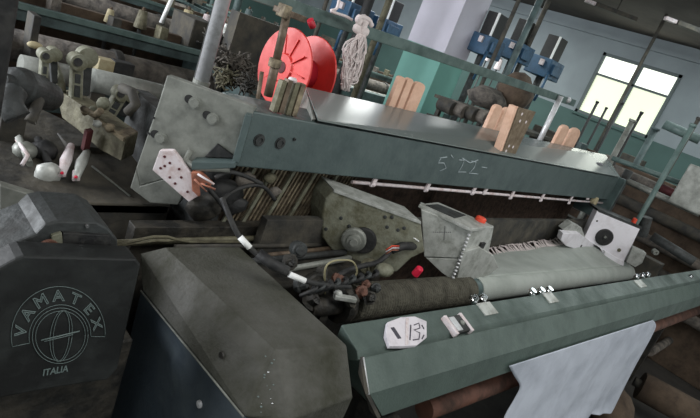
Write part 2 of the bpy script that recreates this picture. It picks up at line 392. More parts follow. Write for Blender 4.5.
# rust-coloured tube and dark shafts under the breast beam
t0 = W(424, 409, z=.655); t1 = W(520, 379, z=.655); td = bdir
MB().cyl(t0, t0+td*3.2, .034, n=20).build('cloth_guide_tube', 'rustpipe', loom, 0)
MB().cyl(bb(.9, .72, .60), bb(4.3, .72, .56), .05, n=20).build('take_up_shaft', 'dark', loom, 0)
MB().box(.9, 3.9, 1.0, 1.08, .42, .55).build('cross_member', 'dark', loom)
for sx in (.98, 4.2):
    MB().box(sx, sx+.05, .45, 1.2, 0, .76).build('leg_frame', 'darkgear', loom)
MB().ball(bb(1.03, .56, .70), .04, (1, 1, .8)).build('pivot', 'darkgear', loom, 0)
# roller with cloth on it
r0, r1 = W(352, 301, z=.885), W(690, 262, z=.885)
r0 = V((r0.x, .80, .885)); 
def rc(u, v0, v1):  # roller centre from its upper and lower edge in the photo
    return W(u, (v0+v1)/2, z=.885)
ra = rc(352, 287, 318); rb = rc(468, 277, 300); rcl = rc(628, 264, 284)
ry = .775
def rx(u, v): return W(u, v, y=ry).x
roll = thing('front_roller', (2, ry, 0), 'dark ribbed roller lying behind the green front beam under the grip housing', 'roller')
xa, xb, xc, xd = rx(350, 300), rx(466, 290), rx(626, 276), min(4.5, rx(690, 262))
RZ = W(410, 296, y=ry).z; RZ2 = W(600, 275, y=ry).z
def rp(x): return V((x, ry, RZ+(RZ2-RZ)*(x-rx(410, 296))/(rx(600, 275)-rx(410, 296))))
prof = [(0, .02), (0, .053)]
L = (rp(xb)-rp(xa)).length
k = .004
while k < L: prof += [(k, .055), (k+.006, .053)]; k += .012
prof += [(L, .052), (L, .02)]
MB().lathe(rp(xa), rp(xb)-rp(xa), prof, 32).build('ribbed_sleeve', 'rollgrip', roll, 0)
MB().cyl(rp(xb), rp(xb+.06), .045, n=28).build('collar', 'teal', roll)
MB().cyl(rp(xb+.06), rp(xd), .034, n=28).build('shaft', 'darksteel', roll, 0)
MB().cyl(rp(xa-.16), rp(xa), .028, n=20).build('journal', 'darkgear', roll, 0)
MB().lathe(rp(xa-.05), XD, [(0, .03), (0, .052), (.02, .055), (.035, .05), (.035, .03)], 24).build('cog', 'darkgear', roll, 0)
for x in (xa-.12, xd-.06):
    p = rp(x); MB().box(x, x+.03, ry-.02, ry+.03, 0, p.z).build('bearing_stand', 'darkgear', roll, .001)
cr = MB().lathe(rp(xb+.05), rp(xc)-rp(xb+.05), [(0, .03), (0, .047), (.01, .050), ((rp(xc)-rp(xb+.05)).length-.02, .052), ((rp(xc)-rp(xb+.05)).length, .045), ((rp(xc)-rp(xb+.05)).length, .03)], 40)
tag(cr.build('cloth_roll', 'cloth', None, .003), 'pale grey-green cloth wound on the roller behind the front beam', 'cloth roll')
# woven cloth from the roller back to the reed
def clothfn(u, v):
    pL0, pR0 = rp(xb+.08)+V((0, 0, .051)), rp(xc-.03)+V((0, 0, .053))
    pL1, pR1 = W(484, 254, y=1.02), W(586, 238, y=1.02)
    a = pL0.lerp(pR0, u); b = pL1.lerp(pR1, u); p = a.lerp(b, v)
    p.z += .006*math.sin(v*9+u*3)*v*(1-v)+.004*math.sin(u*22+v*4)*v
    return p
cl = tag(MB().grid(clothfn, 40, 14).build('woven_cloth', 'cloth', None, 0, .002), 'pale woven cloth stretched from the roller back to the reed between the two grip housings', 'cloth')
fr = MB()
for i in range(60):
    u = i/59; p = clothfn(u, 1); 
    fr.tube([p-YD*.03+ZD*.004, p+V((random.uniform(-.02, .02), .01, random.uniform(.008, .028))), p+V((random.uniform(-.04, .04), .03, random.uniform(.0, .015)))], .004, 5)
fr.build('fringe', 'yarn', cl, 0)['kind'] = 'stuff'
# reed and shed rods lying across, dark
MB().box(.95, 3.85, 1.06, 1.09, .84, .985).build('reed', 'dark', loom)
for (a, b, y, r, m, nm) in (((115, 243), (330, 236), 1.10, .009, 'olive', 'rapier_rod'), ((175, 247), (322, 245), 1.06, .007, 'dark', 'rapier_rod'), ((250, 262), (345, 252), .98, .010, 'darksteel', 'rapier_rod'), ((215, 240), (330, 232), 1.13, .008, 'brass', 'rapier_rod'), ((262, 256), (335, 248), 1.03, .008, 'brass', 'rapier_rod'), ((285, 270), (350, 258), .93, .009, 'steel', 'rapier_rod')):
    MB().cyl(W(*a, y=y), W(*b, y=y), r, n=10).build(nm, m, loom, 0)
# dark gear mass between the covers and the grip housing
MB().box(.60, 1.3, 1.12, 1.16, .5, .93).build('gear_guard', 'darkgear', loom)
MB().box(.86, 1.3, .86, 1.00, .45, .895).build('gear_case', 'darkgear', loom, .006)
for (u, v, y, r) in ((208, 262, 1.0, .0), ):
    pass
for i, (u, v, z, r, m) in enumerate(((318, 285, .93, .030, 'darkgear'), (300, 250, .97, .022, 'darksteel'), (340, 292, .92, .022, 'darkgear'), (372, 268, .93, .026, 'olive'), (362, 296, .90, .026, 'darkgear'), (330, 305, .88, .03, 'darkgear'))):
    p = W(u, v, z=z)
    MB().lathe(p, (-.35, -.8, .3), [(-.03, r), (0, r), (.004, r*.85), (.004, r*.6), (.012, r*.55), (.012, .003)], 22).build('cog', m, loom, 0)
for k, (u, v, z, rr) in enumerate(((362, 292, .935, .018), (370, 298, .93, .02), (376, 288, .94, .016), (352, 300, .92, .02), (366, 284, .94, .014), (310, 300, .91, .028), (300, 284, .93, .024), (322, 272, .95, .018), (338, 280, .94, .02), (290, 262, .96, .022))):
    c = W(u, v, z=z); ax_ = V((random.uniform(-.6, .6), -.8, random.uniform(.1, .8))); MB().lathe(c, ax_, [(-rr*.6, rr*.5), (-rr*.5, rr*.9), (0, rr), (rr*.15, rr*.7), (rr*.8, rr*.55), (rr*.9, rr*.2)], 9).jitter(rr*.1).build('greasy_fitting', ('rustpipe', 'darkgear', 'darksteel', 'dark')[k % 4], loom, 0)
for k in range(9):
    u = 300+k*8; c0 = W(u, 296-k*2, z=.94); MB().tube(spline([c0, c0+V((.02, -.02, .03)), c0+V((.05, .01, .02)), c0+V((.07, .03, -.02))], 4), .005, 6).build('hose', 'darksteel' if k % 2 else 'rubber', loom, 0)
MB().ball(W(384, 270, z=.95), .026, (1.4, 1, .8)).build('casting', 'cast', loom, 0)
MB().obox(W(345, 298, z=.93), (.028, -.014, 0), (.004, .008, 0), (0, 0, .006)).build('toggle', 'alu', loom, .002)
MB().ball(W(338, 294, z=.935), .012).build('toggle_pivot', 'alu', loom, 0)
# ---- left grip housing
gh = thing('grip_housing', W(380, 262, z=.93), 'greasy cast-iron housing with round spindle and silver box, in the middle of the loom', 'machine housing')
g0 = W(334, 190, z=1.09); g1 = W(421, 222, z=1.09); gn = (g1-g0).cross(ZD).normalized()
if gn.y > 0: gn = -gn
def gp(u, v, o=0): return WP(u, v, g0, gn)+gn*o
out = [(334, 190), (345, 194), (375, 206), (421, 222), (425, 252), (412, 258), (397, 272), (372, 274), (352, 264), (332, 250), (323, 238), (322, 214), (326, 199)]
body = MB().prism([gp(*p) for p in out], V((.03, .10, 0))).build('housing_body', 'cast', gh, .005)
MB().prism([gp(334, 189, .004), gp(421, 221, .004), gp(421, 224, .004), gp(334, 192, .004)], V((.035, .105, 0))).build('top_highlight', 'alu', gh, .001)  # pale slab puts the highlight on the housing's top into its colour
p = gp(354, 238)
MB().lathe(gp(363, 240), gn, [(0, .044), (.008, .044), (.010, .038), (.010, .01)], 30).build('spindle_washer', 'rubber', gh, 0)
MB().lathe(p, gn, [(.008, .040), (.020, .040), (.024, .034), (.024, .024), (.036, .022), (.037, .014), (.045, .012), (.045, .002)], 30).build('spindle', 'steel', gh, 0)
for u, v in ((385, 217), (392, 217), (387, 227), (398, 230), (404, 228), (341, 218), (326, 229), (349, 226)):
    MB().lathe(gp(u, v), gn, [(-.002, .006), (.002, .006), (.003, .003)], 12).build('bolt', 'darksteel', body, 0)
# silver box
s0 = W(421, 208, z=1.10); s1 = W(472, 228, z=1.10); sn = (s1-s0).cross(ZD).normalized()
if sn.y > 0: sn = -sn
def sp(u, v, o=0): return WP(u, v, s0, sn)+sn*o
sb = MB().prism([sp(421, 209), sp(472, 229), sp(461, 258), sp(424, 257)], V((.07, .06, 0))).build('gearbox', 'alu', gh, .003)
tp = [W(419, 204, z=1.105), W(438, 202, z=1.105), W(494, 226, z=1.105), W(472, 229, z=1.105)]
MB().prism(tp, -ZD*.012).build('box_lid', 'alu', gh, .002)
MB().prism([W(426, 205, z=1.107), W(438, 204, z=1.107), W(466, 215, z=1.107), W(455, 218, z=1.107)], -ZD*.003).build('lid_recess', 'darksteel', sb, 0)
e0, e1 = sp(470, 231, .004), sp(453, 277, .004)
cl_ = MB()
for i in range(14): cl_.ball(e0.lerp(e1, i/13), .0065, (1, 1, .7))
cl_.build('ribbed_edge', 'galv', gh, 0)
yq = s1.y-.002
MB().prism([W(471, 230, y=yq), W(494, 227, y=yq), W(489, 252, y=yq), W(461, 262, y=yq)], V((.01, .06, 0))).build('end_block', 'alu', gh, .003)
MB().prism([W(463, 252, y=yq-.01), W(480, 247, y=yq-.01), W(494, 256, y=yq-.01), W(499, 268, y=yq-.01), W(476, 284, y=yq-.01), W(456, 284, y=yq-.01)], V((.01, .06, 0))).build('lower_lobe', 'alu', gh, .004)
MB().prism([sp(426, 258, .0), sp(459, 259, .0), sp(452, 280, .0), sp(442, 273, .0)], V((.04, .05, 0))).build('lower_flap', 'alu', gh, .002)
MB().obox(W(481, 245, y=yq), (.016, 0, 0), (0, .008, 0), (0, 0, .012)).build('socket', 'rubber', gh)
MB().lathe(W(480, 221, z=1.105), ZD, [(0, .020), (.012, .019), (.016, .015), (.016, .002)], 20).build('knob', 'redbtn', gh, .001)
MB().lathe(W(455, 247, y=.9), sn, [(-.02, .007), (.004, .007), (.004, .002)], 12).build('bolt', 'darksteel', sb, 0)
# tiny printed scale with a long stroke
sc = MB()
for i in range(9):
    a_ = sp(433+i*2.1, 232.0+i*.02, .001); b_ = sp(434.2+i*2.1, 232.0+i*.02, .001); sc.tube([a_, b_], .0011, 4)
sc.tube([sp(445, 226, .001), sp(444, 240, .001)], .0007, 4)
sc.build('printed_scale', 'ink', sb, 0)
# pink cap and plug below the housing
MB().lathe(W(417, 272, z=.95), (0, -.3, 1), [(-.012, .013), (.016, .012), (.02, .009), (.02, .002)], 18).build('cap', 'magenta', gh, .001)
MB().tube([W(392, 250, y=.85), W(402, 246, y=.85), W(417, 246, y=.85)], [.012, .014, .013], 14).build('plug', 'rubber', gh, 0)
MB().tube(spline([W(414, 238, y=.84), W(420, 243, y=.84), W(422, 252, y=.84)], 4), .0022, 6).build('tie', 'tape', gh, 0)
cb = thing('wire_loom', W(372, 256, y=.84), 'black cable with coloured wire ends running into plug beside the pink cap', 'cable')
MB().tube(spline([W(330, 282, y=.82), W(345, 272, y=.82), (W(362, 266, y=.82)), W(378, 262, y=.84), W(390, 252, y=.85)], 5), .008, 10).build('sheath', 'rubber', cb, 0)
for i, m in enumerate(('redbtn', 'dirtywhite', 'copper')):
    MB().tube([W(386, 250+i*2, y=.845), W(392, 246+i*2, y=.83), W(399, 246+i*2, y=.84)], .002, 6).build('wire', m, cb, 0)
# tan wire loop and the black cable with white bands
pts = [W(*q, y=.80) for q in ((326, 318), (325, 290), (325, 270), (331, 262), (343, 260), (353, 262), (357, 272), (352, 282), (344, 287))]
tag(MB().tube(spline(pts, 5), .0026, 8).build('wire_loop', 'wirey', None, 0), 'thin tan wire bent in a loop beside the left end of the roller', 'wire')
bc = thing('banded_cable', W(262, 255, z=1.0), 'black cable with two white bands crossing in front of the heddles', 'cable')
cpts = spline([W(222, 198, z=1.11), W(230, 218, z=1.08), W(239, 236, z=1.05), W(251, 249, z=1.03), W(270, 264, z=1.01), W(290, 274, z=1.0), W(306, 281, z=.99), W(325, 285, z=.97), W(350, 287, z=.95)], 6)
MB().tube(cpts, .0062, 10).build('cable_core', 'rubber', bc, 0)
MB().tube([W(258, 253, z=1.024)+V((0, .0, 0)), W(272, 264, z=1.011), W(288, 272, z=1.003)], .013, 10).build('sleeve', 'rubber', bc, 0)
for a, b in (((240, 237), (250, 248)), ((289, 274), (305, 281))):
    MB().cyl(W(*a, z=1.05 if a[0] < 260 else 1.003), W(*b, z=1.033 if a[0] < 260 else .992), .0072, n=12).build('white_band', 'tape', bc, 0)
# flat spring hook on the rods
hk = MB()
hk.tube([W(*q, y=1.08) for q in ((114, 246), (138, 240), (153, 237), (168, 237), (178, 240), (190, 242), (240, 242))], .004, 6)
hk.tube([W(*q, y=1.08) for q in ((114, 246), (140, 243), (155, 241), (168, 241), (178, 240))], .003, 6)
tag(hk.build('spring_hook', 'olive', None, 0), 'thin metal hook lying between the black emblem cover and the heddles', 'hook')

# ---- right grip housing
M['dw_'] = M['offwhite']
rh = thing('feeder_unit', W(605, 262, y=1.0), 'white metal unit with round black dial on the right end of the cloth', 'weft unit')
q0 = W(596, 211, y=1.02); q1 = W(640, 228, z=q0.z); qn = (q1-q0).cross(ZD).normalized()
if qn.y > 0: qn = -qn
def qp(u, v, o=0): return WP(u, v, q0, qn)+qn*o
MB().prism([qp(597, 211), qp(640, 229), qp(623, 264), qp(603, 254), qp(600, 248), qp(584, 238)], V((.07, .05, 0))).build('face_plate', 'offwhite', rh, .003)
MB().prism([qp(598, 209), qp(642, 227), qp(642, 230), qp(598, 212)], V((.10, .10, 0))).build('top_cover', 'darksteel', rh, .002)
MB().lathe(qp(604, 237), qn, [(-.002, .055), (.010, .055), (.014, .048), (.014, .02), (.02, .014), (.02, .002)], 30).build('dial', 'rubber', rh, 0)
MB().lathe(qp(604, 236, .02), qn, [(0, .008), (.006, .007), (.006, .001)], 14).build('dial_hub', 'steel', rh, 0)
MB().lathe(qp(619, 250), qn, [(-.002, .012), (.006, .011), (.006, .002)], 14).build('bolt', 'olive', rh, 0)
MB().lathe(qp(597, 221), qn, [(-.002, .006), (.002, .006)], 12).build('bolt', 'rubber', rh, 0)
MB().prism([*[W(*p, y=.955) for p in ((563, 233), (580, 234), (602, 250), (596, 251), (582, 251), (566, 246), (561, 240))]], V((.03, .04, 0))).build('arm', 'offwhite', rh, .003)
MB().lathe(W(581, 246, y=.955), -YD, [(-.002, .009), (.003, .009)], 12).build('arm_hole', 'rubber', rh, 0)
MB().prism([*[W(*p, y=.99) for p in ((563, 230), (572, 223), (582, 228), (586, 240), (576, 236))]], V((.04, .05, 0))).build('arm_lug', 'alu', rh, .002)
MB().prism([qp(604, 250, .02), qp(623, 261, .02), qp(622, 265, .02), qp(603, 256, .02)], V((.02, .03, 0))).build('lip', 'offwhite', rh, .001)
MB().prism([qp(632, 246, .02), qp(645, 252, .02), qp(641, 262, .02), qp(634, 266, .02), qp(625, 261, .02)], V((.05, .03, 0))).build('side_box', 'alu', rh, .003)
MB().lathe(qp(638, 223)+V((.03, .03, 0)), ZD, [(-.02, .017), (.014, .016), (.018, .01)], 16).build('button', 'redbtn', rh, .001)
MB().cyl(qp(648, 235)+V((.05, .04, -.03)), qp(651, 220)+V((.05, .04, 0)), .035, n=18).build('canister', 'darksteel', rh, .002)
MB().lathe(qp(655, 253)+V((.03, 0, 0)), qn, [(-.03, .018), (0, .018), (0, .008), (-.01, .006)], 16).build('ring', 'steel', rh, 0)
b0 = qp(600, 262)
MB().box(b0.x-.02, b0.x+.12, b0.y+.06, b0.y+.16, 0, b0.z+.02).build('stand', 'darkgear', rh)
MB().tube(spline([W(612, 262, y=.92), W(640, 262, y=.92), W(672, 262, y=.92), W(690, 268, y=.92)], 4), .028, 12).build('duct', 'darkgear', rh, 0)

# ---- near covers
def cy(*q): return [V(p) for p in q]
cvA = cy((.613, .995, .948), (.817, .985, .95), (.86, .985, .86), (.80, .985, .78), (.582, .975, .80), (.575, .985, .852), (.577, 1.02, .915))
cvB = cy((.655, .592, .948), (.829, .560, .95), (.87, .55, .86), (.80, .50, .78), (.60, .54, .80), (.592, .545, .85), (.625, .560, .915))
cv = thing('end_cover', (.7, .75, .6), 'large dusty grey metal cover with cut corners at the lower left of the loom', 'machine cover')
A_ = [W(165, 247, z=.95), W(240, 247, z=.95), V((.85, .98, .80)), V((.60, .98, .80)), W(142, 290, z=.85), W(140, 253, x=.575)]
B_ = [W(275, 350, z=.95), W(347, 345, z=.95), W(353, 397, z=.868), W(290, 420, z=.868), W(245, 417, z=.85), W(262, 367, z=.925)]
mcv = MB()
a = [mcv.bm.verts.new(p) for p in A_]; b = [mcv.bm.verts.new(p) for p in B_]
c_ = [mcv.bm.verts.new(p) for p in (V((.585, .97, .838)), V((.85, .97, .72)), V((.84, .50, .72)), V((.67, .50, .80)), V((.60, .555, .838)))]
F_ = mcv.bm.faces.new
F_((a[0], a[1], b[1], b[0])); F_((a[0], b[0], b[5])); F_((a[0], b[5], a[5])); F_((a[5], b[5], b[4], a[4]))
F_((b[0], b[1], b[2], b[3])); F_((b[0], b[3], b[4], b[5])); F_((a[4], b[4], c_[4], c_[0])); F_((b[3], b[4], c_[4], c_[3])) ; F_((b[2], b[3], c_[3], c_[2]))
F_((a[1], b[1], b[2], c_[2], c_[1])); F_((a[0], a[5], a[4], c_[0], c_[1], a[1]));  F_((c_[0], c_[4], c_[3], c_[2], c_[1]))
bmesh.ops.triangulate(mcv.bm, faces=[f for f in mcv.bm.faces if len(f.verts) > 4])
mcv.build('cover_shell', 'cover', cv, .004)
MB().box(.605, .85, .53, .965, 0, .722).build('cover_base', 'coverside', cv, .003)
def side(u, v, x=.603): return W(u, v, x=x)
MB().prism([W(141, 291, x=.597), W(246, 418, x=.597), V((.597, .53, .3)), V((.597, .99, .3))], V((.006, 0, 0))).build('side_panel', 'coverside', cv, .001)
MB().tube([W(142, 290, z=.85)+V((-.003, 0, -.001)), W(245, 416, z=.85)+V((-.003, 0, -.001))], .0022, 6).build('edge_trim', 'steel', cv, 0)
MB().lathe(W(200, 404, x=.596), -XD, [(0, .009), (.004, .008), (.005, .004), (.005, .001)], 14).build('bolt', 'galv', cv, 0)
MB().lathe(W(222, 355, x=.597), -XD, [(0, .008), (.003, .007), (.003, .001)], 14).build('bolt', 'darkgear', cv, 0)
n_ = (B_[1]-B_[0]).cross(B_[3]-B_[0]).normalized()
# chips of bare metal along the near corner
for i in range(16):
    t = random.random(); p = B_[0].lerp(B_[3], t)+V((random.uniform(-.014, -.002), 0, 0))
    q = WP(*(272+random.uniform(-14, 3), 356+t*58), B_[0], (B_[3]-B_[0]).cross(B_[4]-B_[0]))
    MB().ball(q, random.uniform(.0012, .0028), (1, 1, .6)).build('chip', 'chrome' if i < 4 else 'logo', cv, 0)
# emblem cover
yE = .80
def ep_(u, v, o=0): return W(u, v, y=yE)+V((0, -o, 0))
ec = thing('emblem_cover', W(70, 390, y=.85), 'black metal cover with round emblem reading VAMATEX ITALIA at the lower left corner'.replace(' reading VAMATEX ITALIA', ' and arched lettering'), 'machine cover')
face = [(16, 259), (24, 256), (136, 259), (141, 265), (118, 368), (108, 380), (55, 388), (-10, 400), (-40, 405), (-40, 290)]
MB().prism([ep_(*p) for p in face], V((0, .05, 0))).build('front_plate', 'black', ec, .004)
nb = [(36, 234), (46, 224), (58, 221), (96, 222), (108, 228), (118, 240), (118, 258), (20, 258), (8, 262), (-30, 285), (-30, 262)]
MB().prism([W(*p, y=.87) for p in nb], V((0, .12, 0))).build('top_shell', 'darksteel', ec, .004)
MB().prism([W(*p, y=.862) for p in ((63, 233), (110, 236), (113, 256), (63, 257))], V((0, .02, 0))).build('window_panel', 'rubber', ec, .001)
MB().prism([W(*p, y=.862) for p in ((52, 236), (62, 233), (64, 257), (52, 257))], V((0, .02, 0))).build('hinge_plate', 'cast', ec, .001)
MB().lathe(W(48, 248, y=.864), -YD, [(0, .018), (.006, .017), (.006, .008), (.01, .006)], 18).build('cable_gland', 'rustpipe', ec, 0)
MB().prism([W(*p, y=.855) for p in ((14, 254), (60, 255), (60, 259), (14, 259))], V((0, .02, 0))).build('ledge', 'cast', ec, .001)
MB().lathe(W(87, 226, y=.868), -YD, [(0, .004), (.003, .003)], 10).build('screw', 'chrome', ec, 0)
MB().box(.24, .52, .86, .98, 0, .80).build('pedestal', 'darkgear', ec, .004)
MB().box(.33, .50, .99, 1.18, .0, .95).build('rear_case', 'darksteel', ec, .006)
# emblem: lettering as outlined glyphs on an arc, globe, base line
eo = ep_(61, 336); ux = (ep_(110, 327)-ep_(10, 335)); s_u = ux.length/100.4; e1_ = ux.normalized(); e2_ = (ep_(56, 280)-ep_(62, 380)); e2_ = e2_.normalized()
s_v = (ep_(59, 290)-ep_(59, 370)).length/80
ex = ep_(99, 327)-ep_(19, 333); ex /= 80; ey = ep_(57, 290)-ep_(61, 370); ey /= 80
def em(a, b, o=.0015): return eo+ex*a+ey*b+V((0, -o, 0))
lg = MB()
def ring(rx, ry_, r=.0006, a0=0, a1=360, n=44, cx=0, cy_=0):
    lg.tube([em(cx+rx*math.cos(math.radians(a0+(a1-a0)*i/n)), cy_+ry_*math.sin(math.radians(a0+(a1-a0)*i/n))) for i in range(n+1)], r, 5)
ring(28, 28); ring(25, 25)
def ell(rx, ry_, tilt, n=40):
    c, s_ = math.cos(tilt), math.sin(tilt)
    lg.tube([em(rx*math.cos(q)*c-ry_*math.sin(q)*s_, rx*math.cos(q)*s_+ry_*math.sin(q)*c) for q in [2*math.pi*k/n for k in range(n+1)]], .0006, 5)
ell(11, 26, -.15); ell(8, 25, -.15)
lg.tube([em(-20, -2), em(0, 1), em(19, 4)], .0013, 6); lg.tube([em(-17, -3.5), em(12, 1)], .0008, 6)
ring(31, 31, .0006, -5, 187, 34); ring(47, 48, .0006, -5, 187, 44)
for a0 in (-5, 187):
    c, s_ = math.cos(math.radians(a0)), math.sin(math.radians(a0)); lg.tube([em(31*c, 31*s_), em(47*c, 48*s_)], .0006, 5)
def glyph(ch, size, outline=True):
    cu = bpy.data.curves.new('g', 'FONT'); cu.body = ch; cu.size = size; cu.align_x = 'CENTER'; cu.resolution_u = 3
    if outline: cu.fill_mode = 'NONE'; cu.bevel_depth = .45; cu.bevel_resolution = 1
    else: cu.offset = .25
    o = bpy.data.objects.new('g', cu); C.objects.link(o)
    dg = bpy.context.evaluated_depsgraph_get(); me = bpy.data.meshes.new_from_object(o.evaluated_get(dg))
    r = [v.co.copy() for v in me.vertices], [tuple(p.vertices) for p in me.polygons]
    bpy.data.objects.remove(o); bpy.data.curves.remove(cu); bpy.data.meshes.remove(me); return r
def put(ch, cx, cyy, rot, size, outline=True, shear=0, wide=1):
    vs, fs = glyph(ch, size, outline); c, s = math.cos(rot), math.sin(rot); nv = []
    for p in vs:
        x = p.x*wide+shear*p.y; y = p.y
        nv.append(lg.bm.verts.new(em(cx+x*c-y*s, cyy+x*s+y*c, .0015+max(-.0004, min(.0004, p.z*.001)))))
    for f in fs:
        try: lg.bm.faces.new([nv[i] for i in f])
        except ValueError: pass
for i, ch in enumerate('VAMATEX'):
    a_ = math.radians(168-i*(153/6)); put(ch, 34*math.cos(a_), 34.5*math.sin(a_), a_-math.pi/2, 14.5, True, 0, 1.15)
put('ITALIA', -8, -38, .05, 9.5, False, .25, .95)
lg.build('emblem', 'logo', ec, 0)

# ---- terminal block at the beam end: white perforated strip with copper terminals
tb = thing('terminal_block', on(178, 172)+nrm*.05, 'white perforated terminal strip with copper ends hanging below the steel end plate', 'terminal block')
def tp_(u, v, o=.05): return on(u, v)+nrm*o
MB().prism([tp_(165, 146), tp_(178, 146), tp_(197, 170), tp_(203, 190), tp_(193, 196), tp_(158, 165)], -nrm*.02).build('strip', 'dirtywhite', tb, .002)
for u, v in ((170, 152), (175, 158), (170, 161), (175, 172), (180, 178), (186, 172), (184, 164), (166, 163), (192, 186)):
    MB().lathe(tp_(u, v, .05), nrm, [(-.001, .0035), (.001, .0035)], 10).build('hole', 'wine', tb, 0)
MB().prism([tp_(196, 166, .06), tp_(204, 166, .06), tp_(216, 178, .06), tp_(210, 186, .06), tp_(203, 190, .06), tp_(197, 184, .06)], -nrm*.025).build('terminal', 'copper', tb, .003)
for a, b in (((203, 167), (219, 177)), ((200, 172), (212, 184)), ((206, 176), (220, 182))):
    MB().cyl(tp_(*a, .066), tp_(*b, .066), .003, n=8).build('lead', 'copper' if a[0] != 203 else 'dirtywhite', tb, 0)
MB().prism([tp_(205, 178, .068), tp_(212, 176, .068), tp_(213, 186, .068), tp_(206, 188, .068)], -nrm*.008).build('plug', 'rubber', tb, .001)
# fluffy lint and greasy tangle below the beam end
for (u, v, z, r, m, nm) in ((225, 192, 1.10, .045, 'rubber', 'grease_lump'), (205, 205, 1.06, .05, 'darkgear', 'grease_lump'), (245, 180, 1.12, .03, 'lint', 'lint_lump'), (270, 178, 1.13, .02, 'olive', 'lint_lump'), (275, 192, 1.11, .018, 'lint', 'lint_lump'), (235, 205, 1.05, .035, 'rubber', 'grease_lump')):
    MB().ball(W(u, v, y=1.14), r, (1.2, .6, .9)).jitter(r*.16).build(nm, m, loom, 0)
for q in (((215, 178), (228, 172), (245, 176), (262, 184)), ((222, 200), (240, 188), (262, 186), (275, 200)), ((205, 186), (215, 196), (228, 214))):
    MB().tube(spline([W(*p, y=1.09) for p in q], 5), .006, 8).build('hose', 'rubber', loom, 0)

# ============================================================ THINGS ON THE TOP PLATE
def slat(u, v, hh, wpx, label, y=1.425):
    b = W(u, v, y=y); wd = (W(u+wpx, v+wpx*.2, y=y)-b).length/2; b.x += wd; b.z = 1.285; hh += W(u, v, y=y).z-1.285
    pts = []
    for i in range(7):
        a = math.pi*i/6; pts.append(b+ZD*(hh-wd*.5+wd*.5*math.sin(a))+XD*wd*math.cos(a))
    pts += [b-XD*wd, b+XD*wd]
    o = MB().prism(pts, V((0, .022, 0))).build('wooden_slat', 'wood', None, .002)
    return tag(o, label, 'wooden slat', 'pale wooden slats standing behind the top plate')
slat(390, 103, .115, 6, 'pale wooden slat, left one of the three in front of the column')
slat(398, 105, .118, 6, 'pale wooden slat in the middle of the three in front of the column')
slat(406, 107, .115, 11, 'broad pale wooden slat, right one of the three in front of the column')
slat(487, 125, .115, 8, 'pale wooden slat, left one of the two beside the tan perforated plate')
slat(497, 127, .115, 9, 'pale wooden slat next to the tan perforated plate')
slat(555, 141, .115, 8, 'pale wooden slat, left one of the pair at the right end of the beam')
slat(565, 143, .115, 10, 'pale wooden slat, right one of the pair at the right end of the beam')
# tan perforated plate standing on the beam
fb = thing('perforated_plate', W(507, 156, y=1.12), 'tan perforated metal plate with pale edge standing on the beam between wooden slats', 'metal plate')
f0 = W(508, 156, y=1.12); 
fp = [W(518, 107, y=1.12), W(536, 112, y=1.12), W(514, 157, y=1.12), W(501, 154, y=1.12)]
MB().prism(fp, V((.0, .006, 0))).build('sheet', 'tanplate', fb, .001)
MB().prism([W(516, 107, y=1.12), W(519, 107, y=1.12), W(502, 154, y=1.12), W(499, 153.5, y=1.12)], V((-.01, .03, 0))).build('edge_flange', 'wood', fb, .001)
for u, v in ((520, 121), (526, 122), (522, 114), (509, 146), (513, 147), (506, 151)):
    MB().lathe(W(u, v, y=1.12), -YD, [(-.001, .007), (.001, .007)], 10).build('hole', 'dirtywhite', fb, 0)
# pair of grooved uprights and the stand at the spool
ro = thing('guide_rail', W(292, 108, y=1.2), 'pair of short grooved steel rails upright in front of the red reel', 'guide')
for i, (a, b) in enumerate((((283, 81), (273, 112)), ((289, 80), (279, 113)), ((296, 83), (286, 115)), ((302, 84), (292, 116)))):
    MB().prism([W(a[0], a[1], y=1.12), W(a[0]+4.5, a[1]+1, y=1.12), W(b[0]+4.5, b[1]+1, y=1.12), W(*b, y=1.12)], V((0, .02, 0))).build('rail', ('olive', 'brass', 'olive', 'heddle')[i], ro, .001)
MB().ball(W(293, 80, y=1.13), .011, (1.3, 1, .7)).jitter(.002).build('lint_cap', 'dirtywhite', ro, 0)

# ---- red reel
sc0 = W(284, 68, y=1.62); sr = .150
L_ = .130
reel = thing('yarn_reel', sc0, 'bright red plastic reel with two round flanges standing behind the steel beam', 'reel')
ax = V((1, .05, 0)).normalized()
MB().lathe(sc0, ax, [(-.004, .045), (-.004, sr*.985), (0, sr), (.004, sr*.985), (.004, .045)], 56).build('flange', 'red', reel, 0)
MB().lathe(sc0+ax*L_, ax, [(-.004, .03), (-.004, sr*.985), (0, sr), (.004, sr*.985), (.004, .03)], 56).build('flange', 'red', reel, 0)
MB().cyl(sc0+ax*.004, sc0+ax*(L_-.004), .058, n=32).build('core', 'redcore', reel, 0)
hb_ = MB()
hb_.lathe(sc0, ax, [(-.012, .02), (-.012, .05), (-.004, .055), (.0, .055), (.0, .02)], 32)
hb_.build('hub', 'red', reel, 0)
a_, b_ = YD, ZD
for i in range(10):
    an = i*math.pi/5; d = a_*math.cos(an)+b_*math.sin(an)
    MB().obox(sc0+d*.085-ax*.006, d*.038, ax*.003, ax.cross(d)*.0025).build('rib', 'red', reel, 0)
MB().lathe(sc0, ax, [(-.014, .012), (-.014, .022), (-.01, .022), (-.01, .012)], 24).build('axle_hole', 'wine', reel, 0)
